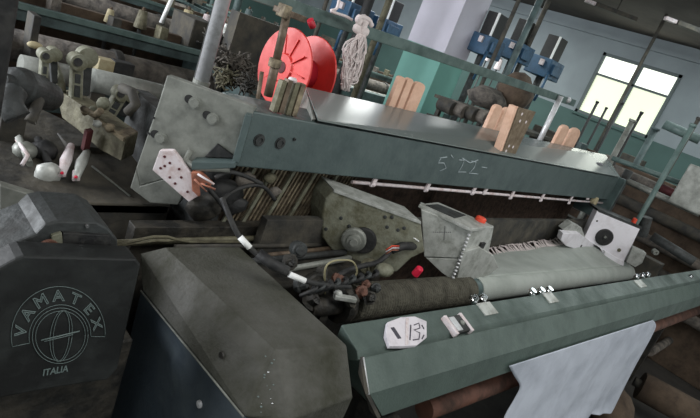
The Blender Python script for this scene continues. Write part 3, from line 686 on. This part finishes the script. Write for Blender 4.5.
# stand rod with collar and clamp
st = thing('reel_stand', V((W(266, 95, y=1.42).x, 1.42, 1.29)), 'thin brown rod with a clamp standing in front of the red reel', 'stand')
ra_, rb_ = W(287, 14, y=1.42), W(268, 96, y=1.42)
MB().cyl(W(276, 62, y=1.42), ra_, .013, n=14).build('upper_rod', 'brass', st, 0)
MB().cyl(rb_, W(276, 62, y=1.42), .015, n=14).build('lower_rod', 'brass', st, 0)
MB().lathe(W(275, 63, y=1.42), ra_-rb_, [(-.014, .018), (-.012, .021), (.012, .021), (.014, .018)], 16).build('collar', 'heddle', st, 0)
MB().cyl(W(262, 72, y=1.40), W(257, 104, y=1.36), .007, n=10).build('side_rod', 'brass', st, 0)
MB().obox(W(290, 14, y=1.44), (.055, 0, 0), (0, .02, 0), (0, 0, .010)).build('clamp', 'brass', st, .003)
MB().obox(W(284, 11, y=1.42), (.014, 0, 0), (0, .02, 0), (0, 0, .02)).build('clamp_head', 'heddle', st, .003)
MB().cyl(W(310, 20, y=1.46), W(313, 27, y=1.46), .012, n=12).build('clamp_knob', 'redcore', st, 0)
# galvanised pole at the left of the beam
pb = W(201, 84, y=1.5); pt = W(221, -12, y=1.5)
pole = thing('support_pole', pb, 'shiny grey round pole rising behind the steel end plate', 'pole')
MB().cyl((pb.x, pb.y, 0), (pb.x, pb.y, pb.z), .022, n=20).build('lower_tube', 'galv', pole, 0)
MB().cyl(pb, (pt.x, pt.y, CH), .022, n=24).build('tube', 'galv', pole, 0)
MB().lathe((pb.x, pb.y, pb.z-.0), ZD, [(-.01, .026), (.012, .027)], 20).build('collar', 'steel', pole, 0)
# dark post at the left edge
dp = W(-5, 60, d=1.15)
dpo = thing('dark_post', (dp.x, dp.y, 0), 'dark blurred post at the upper left edge of the picture', 'post')
MB().cyl((dp.x, dp.y, .03), (dp.x, dp.y, CH), .021, n=20).build('post_tube', 'rubber', dpo, 0)
MB().cyl((dp.x, dp.y, 0), (dp.x, dp.y, .03), .05, n=20).build('foot_plate', 'dark', dpo)
# overhead teal bar with its support
ca, cb_ = W(262, -4, y=1.75), W(574, 103, y=1.75)
cbar = thing('overhead_bar', (cb_.x, cb_.y, 1.3), 'long teal bar crossing in front of the white column to a glossy tube', 'bar')
dd = (cb_-ca).normalized()
MB().obox((ca+cb_)/2-dd*.25, dd*((cb_-ca).length/2+.25), (0, .012, 0), V((0, 0, .025))).build('bar', 'tealpipe', cbar, .003)
sb_ = W(541, 138, y=1.72); stp = W(561, 96, y=1.72)
MB().cyl((sb_.x, sb_.y, 1.1), stp, .020, n=18).build('support_tube', 'galv', cbar, 0)
MB().ball(W(568, 100, y=1.74), .024).build('end_knob', 'galv', cbar, 0)
lq = W(285, 10, y=1.75)
MB().cyl((lq.x-.25, 1.79, 0), (lq.x-.25, 1.79, lq.z), .02, n=14).build('rear_post', 'darksteel', cbar, 0)
# small knots on the bar
tag(MB().tube(spline([W(*p, y=1.70) for p in ((340, -6), (337, 8), (331, 11), (345, 16), (352, 20))], 5), .006, 8).build('string', 'yarn', None, 0), 'white string tied over the teal overhead bar above the red reel', 'string')
# yarn hank
hk = MB(); top = W(366, 20, y=1.66)
for i in range(70):
    s_ = random.random()
    p = [W(364+random.uniform(-3, 3), 22+random.uniform(-2, 6), y=1.66), W(361+random.uniform(-4, 4), 35, y=1.65), W(354+random.uniform(-13, 13), 52+random.uniform(-8, 8), y=1.62+random.uniform(-.03, .03)),
         W(350+random.uniform(-9, 9), 72+random.uniform(-8, 8), y=1.6+random.uniform(-.03, .03)), W(344+random.uniform(-3, 6), 88+random.uniform(-12, 4), y=1.58)]
    hk.tube(spline(p, 4), .0028, 5)
for i in range(14):
    c = W(362+random.uniform(-6, 5), 24+random.uniform(-6, 10), y=1.655); hk.ball(c, .016, (1, .8, 1.2))
hk.tube(spline([W(*p, y=1.65) for p in ((357, 19), (362, 17), (369, 20), (372, 26))], 4), .010, 8)
hk.jitter(.0012)
tag(hk.build('yarn_hank', 'yarn', None, 0), 'white frayed hank of yarn hanging beside the red reel', 'yarn')

# ============================================================ HANGING CLOTH
def hang(u, v):
    # corners in the beam's front plane
    xl, xr = 1.46, 2.83
    x = xl+(xr-xl)*u
    top = .795
    tl = .55; bot = .50+(.18-.62)*0
    zb = .30
    x2 = x
    y = .462+K*(x-.87)
    zz = top+(zb-top)*v
    return V((x2, y+.012*math.sin(u*26+v*2)*v+.004*math.sin(u*70)*v, zz))
pn0 = V(bb(.95, .47, .8)); pnn = V((K, -1, 0)).cross(V((0,0,0))) if False else V((-K, 1, 0))
def hp(u, v): return WP(u, v, pn0, pnn)
edgeL = spline([hp(509, 366), hp(514, 376), hp(519, 386), hp(512, 398), hp(502, 411), hp(494, 424), hp(486, 440)], 6)
edgeR = spline([hp(653, 320), hp(656, 327), hp(648, 343), hp(634, 365), hp(620, 388), hp(611, 402), hp(606, 407)], 6)
def sample(e, t):
    f = t*(len(e)-1); i = min(int(f), len(e)-2); return e[i].lerp(e[i+1], f-i)
def clf(u, v):
    p = sample(edgeL, v).lerp(sample(edgeR, v), u)
    p.y += (.010*math.sin(u*20+v*5)+.006*math.sin(u*47-v*3))*v*min(1, u*6+.2) - .03*v*v
    return p
tag(MB().grid(clf, 80, 30).build('hanging_cloth', 'white_cloth', None, 0, .0015), 'white cloth hanging down from under the green front beam', 'cloth')

# ============================================================ LEFT REAR: dobby levers and the dark cabinet
dc = thing('dark_cabinet', (.5, 1.5, 0), 'dark sloping metal box behind the black emblem cover', 'machine box')
ft = [W(20, 206, y=1.25), W(172, 201, y=1.25)]
topz = (ft[0].z+ft[1].z)/2
tl, tr = V((ft[0].x-.3, 1.25, topz)), V((ft[1].x, 1.25, topz))
MB().box(tl.x, tr.x, 1.25, 1.30, topz-.16, topz).build('front_rim', 'dark', dc, .006)
bl_, br_ = W(40, 108, z=topz+.05), W(128, 150, z=topz+.03)
MB().prism([tl, tr, br_, bl_, V((tl.x, bl_.y, topz+.05))], -ZD*.03).build('top_sheet', 'dark', dc, .003)
MB().box(tl.x, tr.x-.02, 1.28, 1.8, 0, topz-.04).build('cabinet_body', 'dark', dc, .004)
MB().tube([W(92, 166, z=topz+.02), W(130, 196, z=topz+.005)], .003, 6).build('scratch_rail', 'steel', dc, 0)
MB().prism([W(0, 185, y=1.2), W(36, 196, y=1.2), W(50, 206, y=1.2), W(44, 212, y=1.2), W(0, 216, y=1.2)], V((0, .03, 0))).build('side_flap', 'steel', dc, .003)
# two pegs with white bodies and pink ends
for i, (a, b, c, m, lab) in enumerate((((71, 146), (66, 160), (62, 175), 'dirtywhite', 'white clip with pink tip lying on the dark metal box'), ((87, 152), (81, 163), (76, 179), 'alu', 'grey clip with two pink prongs lying on the dark metal box'))):
    t = thing('clip', W(*b, z=topz+.03), lab, 'clip', 'clips on the dark box')
    MB().tube([W(*a, z=topz+.05), W(*b, z=topz+.045), W(*c, z=topz+.025)], [.010, .015, .008], 10).build('clip_body', m, t, 0)
    for s in (-1, 1): MB().tube([W(c[0]+s*2, c[1]-8, z=topz+.035), W(c[0]+s*2.5, c[1]+1, z=topz+.024)], .004, 8).build('prong', 'dirtywhite', t, 0)
    MB().ball(W(c[0], c[1]-2, z=topz+.035), .0045).build('pin', 'magenta', t, 0)
tag(MB().ball(W(48, 174, z=topz+.02), .034, (.9, .7, 1)).jitter(.003).build('plastic_cone', 'alu', None, 0), 'small pale grey cone standing on the dark metal box', 'cone')
for (u, v, r, m, lab) in ((25, 150, .03, 'steel', 'grey forked casting at the far left on the dark box'), (44, 150, .035, 'rubber', 'round black knob beside the pale cone')):
    t = MB().ball(W(u, v, z=topz+.04), r, (1, 1, .8)); t.tube([W(u-6, v-12, z=topz+.06), W(u+5, v+14, z=topz+.03)], .01, 8)
    tag(t.jitter(.002).build('casting', m, None, 0), lab, 'casting')
tag(MB().tube([W(17, 140, z=topz+.05), W(24, 150, z=topz+.06), W(28, 155, z=topz+.05), W(22, 165, z=topz+.03)], .005, 8).build('forked_link', 'dirtywhite', None, 0), 'thin pale forked link at the left of the dark box', 'link')
# lever bracket
lv = thing('lever_bracket', W(90, 130, y=1.75), 'tan metal bracket with upright levers behind the dark box', 'lever unit')
yb = 1.72
def LB(u, v, y=yb): return W(u, v, y=y)
q = LB(60, 92); q2 = W(124, 136, z=q.z); bn = (q2-q).cross(ZD).normalized()
def lp(u, v, o=0): return WP(u, v, q, bn)+bn*o*(-1 if bn.y > 0 else 1)
MB().prism([lp(56, 92), lp(62, 92), lp(100, 118), lp(126, 138), lp(121, 161), lp(100, 150), lp(78, 130), lp(62, 118)], V((.06, .06, 0))).build('bracket', 'olive', lv, .003)
MB().prism([lp(98, 118, .01), lp(127, 138, .01), lp(126, 142, .01), lp(97, 121, .01)], V((.07, .07, 0))).build('bracket_top', 'heddle', lv, .002)
def lever(poly, rear, eye, eye2, r, r2, m, y=1.66):
    o = MB().prism([W(*p, y=y) for p in poly], V((0, .03, 0))).build('lever', m, lv, .004)
    MB().prism([W(*p, y=y+.05) for p in rear], V((0, .02, 0))).build('rear_plate', 'darksteel', lv, .003)
    MB().lathe(W(*eye, y=y), YD, [(-.012, r*.45), (-.012, r), (.03, r), (.03, r*.4)], 22).build('eye', m, o, 0)
    MB().lathe(W(*eye, y=y-.013), YD, [(-.004, r*.2), (-.004, r*.5), (.02, r*.5), (.02, r*.2)], 16).build('pin', 'rubber', o, 0)
    MB().lathe(W(*eye2, y=y+.05), YD, [(-.012, r2*.4), (-.012, r2), (.02, r2), (.02, r2*.4)], 22).build('rear_eye', m, o, 0)
    a, b, c, d = [W(*p, y=y-.003) for p in poly[:4]]
    f = lambda s_, t_: (a.lerp(b, s_)).lerp(d.lerp(c, s_), t_)
    for t0_, t1_ in ((.25, .50), (.56, .88)): MB().prism([f(.25, t0_), f(.75, t0_), f(.75, t1_), f(.25, t1_)], V((0, .004, 0))).build('web', 'darksteel', o, .001)
lever(((73, 64), (84, 66), (83, 103), (71, 100)), ((84, 58), (93, 62), (90, 96), (83, 98)), (78, 62), (87, 57), .024, .030, 'cast')
lever(((117, 94), (127, 100), (113, 123), (101, 117)), ((128, 92), (138, 98), (126, 118), (116, 115)), (121, 94), (131, 95), .022, .024, 'cast')
lever(((42, 58), (50, 60), (47, 90), (40, 88)), ((50, 56), (58, 60), (58, 84), (52, 84)), (46, 56), (54, 54), .018, .020, 'cast')
MB().ball(lp(45, 47, .03), .014, (1.6, 1, .8)).build('pale_grip', 'cream', lv, 0)
MB().tube([lp(50, 52), lp(60, 78), lp(62, 92)], .012, 8).build('link_rod', 'cast', lv, 0)
MB().tube([lp(122, 88), lp(132, 92), lp(136, 104), lp(128, 112)], .014, 10).build('rear_link', 'dark', lv, 0)
for (u, v, r, m) in ((100, 112, .016, 'cast'), (104, 124, .012, 'alu'), (116, 128, .014, 'heddle'), (92, 112, .012, 'heddle'), (110, 104, .018, 'cast')):
    MB().ball(lp(u, v, .02), r).jitter(.0015).build('nut', m, lv, 0)
MB().tube([lp(100, 110, .05), lp(112, 117, .05), lp(118, 112, .05)], .009, 8).build('crank', 'heddle', lv, 0)
MB().obox(lp(97, 140, .03), (.012, .01, 0), (0, .012, 0), (0, 0, .03)).build('red_stop', 'wine', lv, .002)
pz = lp(90, 140); MB().box(pz.x-.05, pz.x+.1, pz.y+.02, pz.y+.12, 0, pz.z-.03).build('post', 'dark', lv, .003)
# motor drum at the left
mt = thing('drum_motor', W(30, 90, y=1.5), 'dark ribbed drum on its side at the left behind the dark box', 'motor')
m0, m1 = W(14, 84, y=1.5), W(50, 97, y=1.60)
Lm = (m1-m0).length
MB().lathe(m0, m1-m0, [(0, .03), (0, .040), (.02, .048), (Lm*.6, .048), (Lm*.62, .042), (Lm, .040), (Lm, .02)], 30).build('drum', 'darksteel', mt, .002)
MB().lathe(m0, m0-m1, [(-.01, .046), (.01, .04), (.02, .02), (.05, .018)], 24).build('drum_end', 'darksteel', mt, 0)
MB().tube(spline([W(14, 92, y=1.45), W(10, 104, y=1.42), W(18, 118, y=1.4)], 4), [.03]*9, 12).build('elbow', 'darksteel', mt, 0)
MB().tube([W(38, 100, y=1.5), W(34, 114, y=1.46), W(30, 122, y=1.45)], [.016, .012, .014], 10).build('leg', 'dark', mt, 0)
MB().box(m0.x, m0.x+.06, 1.56, 1.62, 0, m0.z-.02).build('post', 'dark', mt, .003)

# ============================================================ THE LOOM BEHIND
def far_loom(x0, y0, w, label, hz=1.11, fr='teal', grp='weaving looms standing in rows behind'):
    t = thing('background_loom', (x0+w/2, y0, 0), label, 'loom', grp)
    MB().box(x0, x0+w, y0, y0+.10, hz-.075, hz).build('top_beam', 'teal', t, .004)
    MB().box(x0, x0+w, y0-.02, y0+.0, hz-.02, hz+.01).build('beam_edge', 'tealpipe', t, .002)
    z2 = hz-.16
    MB().cyl((x0+.05, y0-.18, z2), (x0+w-.05, y0-.18, z2), .075, n=22).build('cloth_roller', 'lint', t, 0)
    for q in (0, .5, 1):
        xx = x0+.05+(w-.1)*q; MB().cyl((xx-.02, y0-.18, z2), (xx+.02, y0-.18, z2), .088, n=22).build('roller_collar', 'dark', t)
    MB().box(x0, x0+w, y0-.48, y0-.38, z2-.20, z2-.08).build('breast_beam', fr, t, .004)
    MB().cyl((x0, y0-.32, z2-.10), (x0+w, y0-.32, z2-.10), .03, n=14).build('guide_rod', 'steel', t, 0)
    for xx in (x0-.08, x0+w):
        MB().box(xx, xx+.08, y0-.5, y0+.9, 0, hz-.05).build('side_frame', fr, t, .006)
        MB().box(xx-.05, xx+.13, y0+.2, y0+.5, hz-.1, hz+.16).build('head_box', 'dark', t, .01)
    MB().box(x0, x0+w, y0+.3, y0+.36, .35, hz+.02).build('heald_panel', 'brown', t)
    MB().cyl((x0, y0+.85, .75), (x0+w, y0+.85, .75), .22, n=26).build('warp_beam', 'lint', t, 0)
    for i in range(max(3, int(w/.28))):
        xx = x0+.1+i*.28+random.uniform(-.05, .05)
        MB().box(xx, xx+.05, y0+.12, y0+.2, hz-.02, hz+random.uniform(.03, .13)).build('guide_block', random.choice(['lint', 'dark', 'teal', 'olive']), t, .004)
    return t
L1 = far_loom(.55, 3.0, 1.25, 'dark loom directly behind the levers, long teal beam over a lint covered roller')
# extras on it: lower teal beam and pale box
lbm = MB().cyl(W(92, 80, y=2.3), W(185, 100, y=2.3), .05, n=18)
o_ = thing('lower_shaft', (1.4, 2.3, 0), 'thick dusty blue-grey shaft behind the upright levers', 'shaft')
lbm.build('shaft', 'steel', o_, 0)
MB().cyl(W(20, 66, y=2.3), W(70, 76, y=2.3), .045, n=16).build('stub', 'steel', o_, 0)
MB().box(W(92, 80, y=2.3).x, W(92, 80, y=2.3).x+.06, 2.28, 2.36, 0, W(92, 80, y=2.3).z-.04).build('stand', 'dark', o_)
MB().box(W(165, 95, y=2.3).x, W(165, 95, y=2.3).x+.06, 2.28, 2.36, 0, W(165, 95, y=2.3).z-.04).build('stand', 'dark', o_)
for u, v, r in ((32, 30, .05), (30, 55, .05)):
    MB().obox(W(u, v, y=2.6), (.015, 0, 0), (0, .05, 0), (0, 0, .07)).build('bracket', 'dark', o_, .004)
tag(MB().obox(W(104, 65, y=2.45), (.035, 0, 0), (0, .03, 0), (0, 0, .03)).build('cream_box', 'cream', None, .004), 'small cream box between the upright lever and the lint covered roller', 'box')
tag(MB().obox(W(122, 68, y=2.45), (.045, 0, 0), (0, .03, 0), (0, 0, .03)).build('black_box', 'rubber', None, .004), 'small black box beside the cream box behind the levers', 'box')
for (x, y, w, lab) in ((4.95, 3.2, 0, None), (1.2, 5.4, 2.6, 'loom in the second row behind, seen between dark post and grey pole'),
                       (.9, 7.9, 3.2, 'loom in the third row behind, at the top left of the picture'), (4.6, 5.5, 3.0, 'loom behind the white column and the blue heads'),
                       (4.6, 8.2, 3.0, 'farthest loom behind the overhead bar')):
    if w: far_loom(x, y, w, lab)
far_loom(5.2, 1.9, 2.8, 'dark loom under the window behind the wooden slats', 1.2, 'dark')
far_loom(5.5, -.25, 3.0, 'loom at the right edge behind the white unit with black dial', 1.05, 'dark')

# clutter on the rows behind: cones, lamps, boxes (each its own thing)
def cone(u, v, y, m, lab, s=1, nm='yarn_cone', cat='yarn cone', grp='yarn cones on the looms behind'):
    p = W(u, v, y=y)
    t = thing(nm, p, lab, cat, grp)
    MB().lathe(p, ZD, [(-.09*s, .045*s), (-.085*s, .055*s), (.06*s, .035*s), (.065*s, .025*s)], 20).build('yarn', m, t, 0)
    MB().lathe(p, ZD, [(.06*s, .015*s), (.09*s, .012*s), (.09*s, .004*s)], 12).build('tube', 'brown', t, 0)
    MB().cyl((p.x, p.y, 0), (p.x, p.y, p.z-.09*s), .012, n=8).build('spindle', 'darksteel', t, 0)
    return t
cone(187, 18, 4.6, 'cream', 'beige yarn cone on the loom just left of the grey pole', 1.1)
cone(206, 20, 4.6, 'dirtywhite', 'white yarn cone directly beside the grey pole, left side', .8)
cone(226, 30, 4.0, 'alu', 'pale yarn cone directly right of the grey pole', .8)
cone(253, 36, 3.8, 'dirtywhite', 'white yarn cone just left of the red reel', .8)
cone(248, 15, 4.2, 'teal', 'teal yarn cone left of the overhead bar end', .8)
cone(488, 56, 4.9, 'dirtywhite', 'white yarn cone with red band right of the column', .9)
cone(499, 64, 4.9, 'dirtywhite', 'larger white yarn cone second to the right of the column', 1.1)
cone(110, 15, 3.25, 'cream', 'beige yarn cone above the teal beam behind, left of two', .5)
cone(142, 18, 3.25, 'olive', 'olive yarn cone above the teal beam behind', .7)
tag(MB().cyl(W(173, -4, y=3.6), W(161, 23, y=3.6), .014, n=12).build('white_rod', 'tape', None, 0), 'bright white rod leaning at the loom behind, left of the grey pole', 'rod')
# lint covered lumps right of the pole
for i, (u, v, y, r, m) in enumerate(((222, 58, 2.6, .09, 'lint'), (240, 66, 2.6, .08, 'lint'), (226, 78, 2.5, .07, 'olive'), (246, 84, 2.4, .06, 'dark'), (215, 45, 3.0, .08, 'dark'), (240, 45, 3.0, .08, 'lint'))):
    tag(tangle(W(u, v, y=y), r*.95, 40, r*.07).build('lint_heap', m, None, 0),
        ('grey heap of lint right of the grey pole', 'grey heap of lint next to the left rim of the red reel', 'olive brown heap of lint low beside the grey pole', 'dark heap of lint just above the beam beside the red reel', 'dark heap of lint high beside the grey pole', 'grey heap of lint above left of the red reel')[i], 'lint heap')
bx = thing('weft_stand', (W(235, 60, y=2.75).x, 2.75, 0), 'dark stand carrying the lint heaps behind the grey pole', 'stand')
p = W(232, 75, y=2.75); MB().box(p.x-.02, p.x+.5, 2.7, 3.0, p.z-.08, p.z-.02).build('shelf', 'dark', bx)
for sx in (0, .45): MB().box(p.x+sx, p.x+sx+.04, 2.75, 2.8, 0, p.z-.08).build('leg', 'dark', bx)
MB().box(p.x, p.x+.48, 2.85, 2.95, p.z-.02, p.z+.35).build('back_board', 'dark', bx)

# blue dobby heads
def blue_head(u, v, d, s, label, dark=True):
    p = W(u, v, d=d)
    t = thing('dobby_head', (p.x, p.y, p.z-.5*s), label, 'machine head', 'blue machine heads on posts')
    MB().box(p.x-.22*s, p.x+.22*s, p.y-.18*s, p.y+.18*s, p.z-.16*s, p.z+.10*s).build('case', 'blue', t, .01)
    MB().box(p.x-.16*s, p.x+.10*s, p.y-.22*s, p.y-.18*s, p.z-.10*s, p.z+.04*s).build('case_door', 'blue', t, .006)
    MB().box(p.x-.12*s, p.x+.14*s, p.y-.10*s, p.y+.10*s, p.z+.10*s, p.z+.42*s).build('control_box', 'rubber', t, .01)
    MB().box(p.x-.14*s, p.x-.12*s, p.y-.11*s, p.y-.08*s, p.z+.08*s, p.z+.42*s).build('edge_strip', 'tape', t, 0)
    MB().cyl((p.x, p.y, 0), (p.x, p.y, p.z-.16*s), .05*s, n=14).build('post', 'darksteel', t)
    MB().tube([(p.x-.2*s, p.y-.2*s, p.z-.1*s), (p.x-.3*s, p.y-.25*s, p.z-.3*s), (p.x-.25*s, p.y-.2*s, p.z-.5*s)], .02*s, 8).build('hose', 'blue', t, 0)
    MB().obox((p.x-.24*s, p.y-.05*s, p.z+.02), (.02*s, 0, 0), (0, .03*s, 0), (0, 0, .04*s)).build('bracket', 'dirtywhite', t, .002)
blue_head(352, 12, 6.4, .9, 'blue machine head at the top, above the white yarn hank')
blue_head(386, 26, 6.6, .7, 'small blue machine head directly left of the white column')
blue_head(486, 44, 6.4, .8, 'blue machine head directly right of the white column')
blue_head(516, 50, 7.2, .85, 'blue machine head in the middle between column and window')
blue_head(545, 66, 8.0, .95, 'blue machine head nearest the window')
# tall dark frames on top of posts
def vpost(u, v, d, r, m, lab, z0=0, z1=None, cat='post', grp='tall thin posts in the background', nm='tall_post'):
    p = W(u, v, d=d); z1 = CH if z1 is None else z1
    t = thing(nm, (p.x, p.y, z0), lab, cat, grp)
    MB().cyl((p.x, p.y, z0), (p.x, p.y, z1), r, n=12).build('tube', m, t, 0)
    MB().cyl((p.x, p.y, z0), (p.x, p.y, z0+.02), r*2, n=12).build('foot', m, t, 0)
    if z1 < CH: MB().cyl((p.x, p.y, z1), (p.x, p.y, z1+.02), r*1.3, n=12).build('cap', m, t, 0)
for a in ((366, 10, 5.5, .05, 'rubber', 'thick black post left of the white column at the top'),
          (384, 14, 5.8, .035, 'olive', 'olive brown post beside the white column'), (325, 6, 5.0, .02, 'dark', 'thin dark post above the red reel'),
          (511, 18, 5.9, .022, 'dark', 'thin dark post right of the column, nearest it'), (530, 22, 6.0, .034, 'teal', 'broad grey-green post between the two blue heads'),
          (541, 18, 7.2, .03, 'dark', 'dark post next to the wall corner line'), (640, 65, 8.2, .022, 'dark', 'long dark pole in front of the window reaching the ceiling'),
          (236, 10, 4.6, .03, 'teal', 'teal post right of the grey pole'), ):
    vpost(*a)
MB_pole = None
for (u, v, ub, vb, d, r, m, lab) in ((692, 127, 650, 205, 3.8, .016, 'tealpipe', 'light teal post at the right edge of the picture'),
    (655, 130, 640, 160, 5.6, .03, 'teal', 'broad teal post right of the window'), (632, 122, 606, 172, 4.6, .022, 'steel', 'grey post just right of the beam end'),
    (641, 114, 625, 145, 5.0, .012, 'rubber', 'thin black rod in front of the right part of the window'),
    (597, 103, 590, 122, 6.2, .014, 'rubber', 'leftmost short black rod in front of the window'), (606, 109, 600, 124, 6.2, .012, 'rubber', 'second short black rod in front of the window'),
    (622, 104, 612, 128, 6.2, .014, 'rubber', 'third short black rod in front of the window'), (698, 120, 690, 132, 4.6, .014, 'dark', 'thin dark rod in the far right corner')):
    t_ = W(u, v, d=d)
    vpost(u, v, d, r, m, lab, 0, t_.z)
# rail frames at the right: railings of the next loom
rf = thing('rail_frame', W(650, 190, d=4.0)*1, 'teal rail frame with long bars at the right behind the white unit', 'frame')
for (a, b, d, r, m) in (((612, 158), (700, 190), 4.4, .018, 'tealpipe'), ((620, 178), (700, 214), 4.2, .022, 'steel'), ((655, 185), (700, 205), 4.4, .03, 'wine'), ((652, 236), (694, 262), 3.6, .028, 'darksteel'), ((664, 124), (700, 140), 5.4, .04, 'tealpipe')):
    MB().cyl(W(*a, d=d), W(*b, d=d), r, n=12).build('rail', m, rf, 0)
pp = W(625, 178, d=4.2); MB().cyl((pp.x, pp.y, 0), (pp.x, pp.y, pp.z+.06), .03, n=12).build('rail_post', 'darksteel', rf, 0)
dm = thing('warp_rack', (W(672, 215, d=5.2).x, W(672, 215, d=5.2).y, 0), 'dark brown warp rack filling the gap behind the rails at the right', 'rack')
p = W(672, 215, d=5.0)
MB().box(p.x, p.x+.06, p.y-1.3, p.y+.9, 0, p.z+.22).build('rack_panel', 'brown', dm, .01)
for k in range(5):
    MB().cyl((p.x-.10, p.y-1.2, p.z+.15-k*.2), (p.x-.10, p.y+.85, p.z+.15-k*.2), .045, n=14).build('yarn_roller', 'dark' if k % 2 else 'lint', dm, 0)
for yy in (p.y-1.3, p.y+.86): MB().box(p.x-.16, p.x, yy, yy+.04, 0, p.z+.25).build('rack_post', 'teal', dm, .003)
tag(MB().obox(W(698, 190, d=4.2), (.12, 0, 0), (0, .1, 0), (0, 0, .14)).build('grey_box', 'steel', None, .01), 'light grey box at the right edge beside the teal post', 'box')
# brown bundle and dark sacks behind the slats
for (u, v, d, s, m, lab) in ((515, 92, 5.2, (.22, .15, .18), 'brown', 'brown cloth bundle behind the overhead bar right of the column'), (488, 98, 5.0, (.25, .16, .10), 'lint', 'grey lint covered bundle low behind the column')):
    tag(MB().ball(W(u, v, d=d), 1, s).jitter(.012).build('bundle', m, None, 0), lab, 'bundle')
wt = thing('work_table', (W(502, 100, d=5.15).x, W(502, 100, d=5.15).y, 0), 'dark work table under the cloth bundles right of the column', 'table')
p = W(502, 100, d=5.15); tz = p.z-.16
MB().box(p.x-.45, p.x+.45, p.y-.4, p.y+.4, tz-.03, tz).build('tabletop', 'dark', wt)
for sx in (-.4, .36):
    for sy in (-.36, .32): MB().box(p.x+sx, p.x+sx+.04, p.y+sy, p.y+sy+.04, 0, tz-.03).build('leg', 'dark', wt)
# dark yarn bobbins in a row at (450..480,110)
for i in range(7):
    u = 447+i*11; v = 106+i*3.2; p = W(u, v, d=4.3)
    o = MB().lathe(p, YD, [(-.07, .03), (-.07, .055), (.07, .055), (.07, .03)], 18).build('bobbin', 'lint' if i % 2 else 'dark', None, .002)
    tag(o, 'dark lint covered bobbin, number counted from the column'.replace('number counted', ('first', 'second', 'third', 'fourth', 'fifth', 'sixth', 'seventh')[i]+' in the row counted'), 'bobbin', 'row of bobbins behind the beam')
bs = thing('bobbin_shelf', (W(480, 120, d=4.3).x, W(480, 120, d=4.3).y, 0), 'dark shelf carrying the row of bobbins behind the beam', 'shelf')
a, b = W(440, 112, d=4.3), W(525, 136, d=4.3); dv = (b-a)
MB().obox((a+b)/2-ZD*.06, V((dv.x/2, dv.y/2, dv.z/2)), V((-.05, .08, 0)), (0, 0, .015)).build('board', 'dark', bs)
for q in (a, b): MB().cyl((q.x, q.y, 0), (q.x, q.y, q.z-.07), .025, n=10).build('leg', 'dark', bs, 0)

# under the loom at the right: brown roll and sacks on the floor
fr_ = thing('floor_roll', W(660, 390, z=.15), 'dark brown roll of material lying on the floor at the lower right', 'roll')
MB().cyl(W(640, 385, z=.2), W(700, 418, z=.2), .09, n=20).build('roll_body', 'brown', fr_, 0)
MB().cyl(W(634, 381, z=.2), W(641, 385, z=.2), .03, n=12).build('roll_core', 'dark', fr_, 0)
tag(MB().ball(W(610, 405, z=.12), .14, (1.3, 1, .8)).jitter(.01).build('sack', 'brown', None, 0), 'dark brown sack on the floor under the hanging cloth', 'sack')
lbr = thing('treadle_bar', W(680, 335, y=.5), 'thin dusty bar below the right end of the green front beam', 'bar')
MB().cyl(W(650, 352, y=.45), W(700, 322, y=.45), .03, n=14).build('bar', 'lint', lbr, 0)

# ============================================================ LIGHT
def area(loc, tgt, sx, sy, e, col, name):
    l = bpy.data.lights.new(name, 'AREA'); l.shape = 'RECTANGLE'; l.size = sx; l.size_y = sy; l.energy = e; l.color = col
    o = bpy.data.objects.new(name, l); C.objects.link(o); o.location = loc
    o.rotation_euler = (V(tgt)-V(loc)).to_track_quat('-Z', 'Y').to_euler(); return o
area((WX-.1, 3.27, 2.2), (2, 1.5, .8), 1.2, 1.0, 8, (.95, 1, .92), 'window_light')
area((-2.9, 4.5, 2.0), (4, 3, 1.5), 5, 1.8, 420, (.93, .95, 1), 'side_window_light')
area((6.0, 6.0, 3.05), (6, 6, 1), 3, 3, 230, (.97, 1, .98), 'ceiling_fill')  # added fill that lifts the background, no fixture hangs here
area((1.8, -.5, 3.05), (2.2, .8, 1), 4.0, 1.2, 75, (1, .99, .97), 'ceiling_fill')  # added fill to brighten the foreground tops, no lamp hangs here
area((6.5, 1.0, 3.05), (6.5, 1.0, 1), 2.5, 2.5, 60, (.9, 1, 1), 'ceiling_fill')  # added overhead fill for the right side, no fixture modelled
w = bpy.data.worlds.new('world'); bpy.context.scene.world = w; w.use_nodes = True
w.node_tree.nodes['Background'].inputs[0].default_value = (.76, .79, .79, 1); w.node_tree.nodes['Background'].inputs[1].default_value = .75
vs = bpy.context.scene.view_settings
vs.view_transform = 'Standard'; vs.look = 'None'; vs.exposure = .12; vs.gamma = 1; vs.use_curve_mapping = False
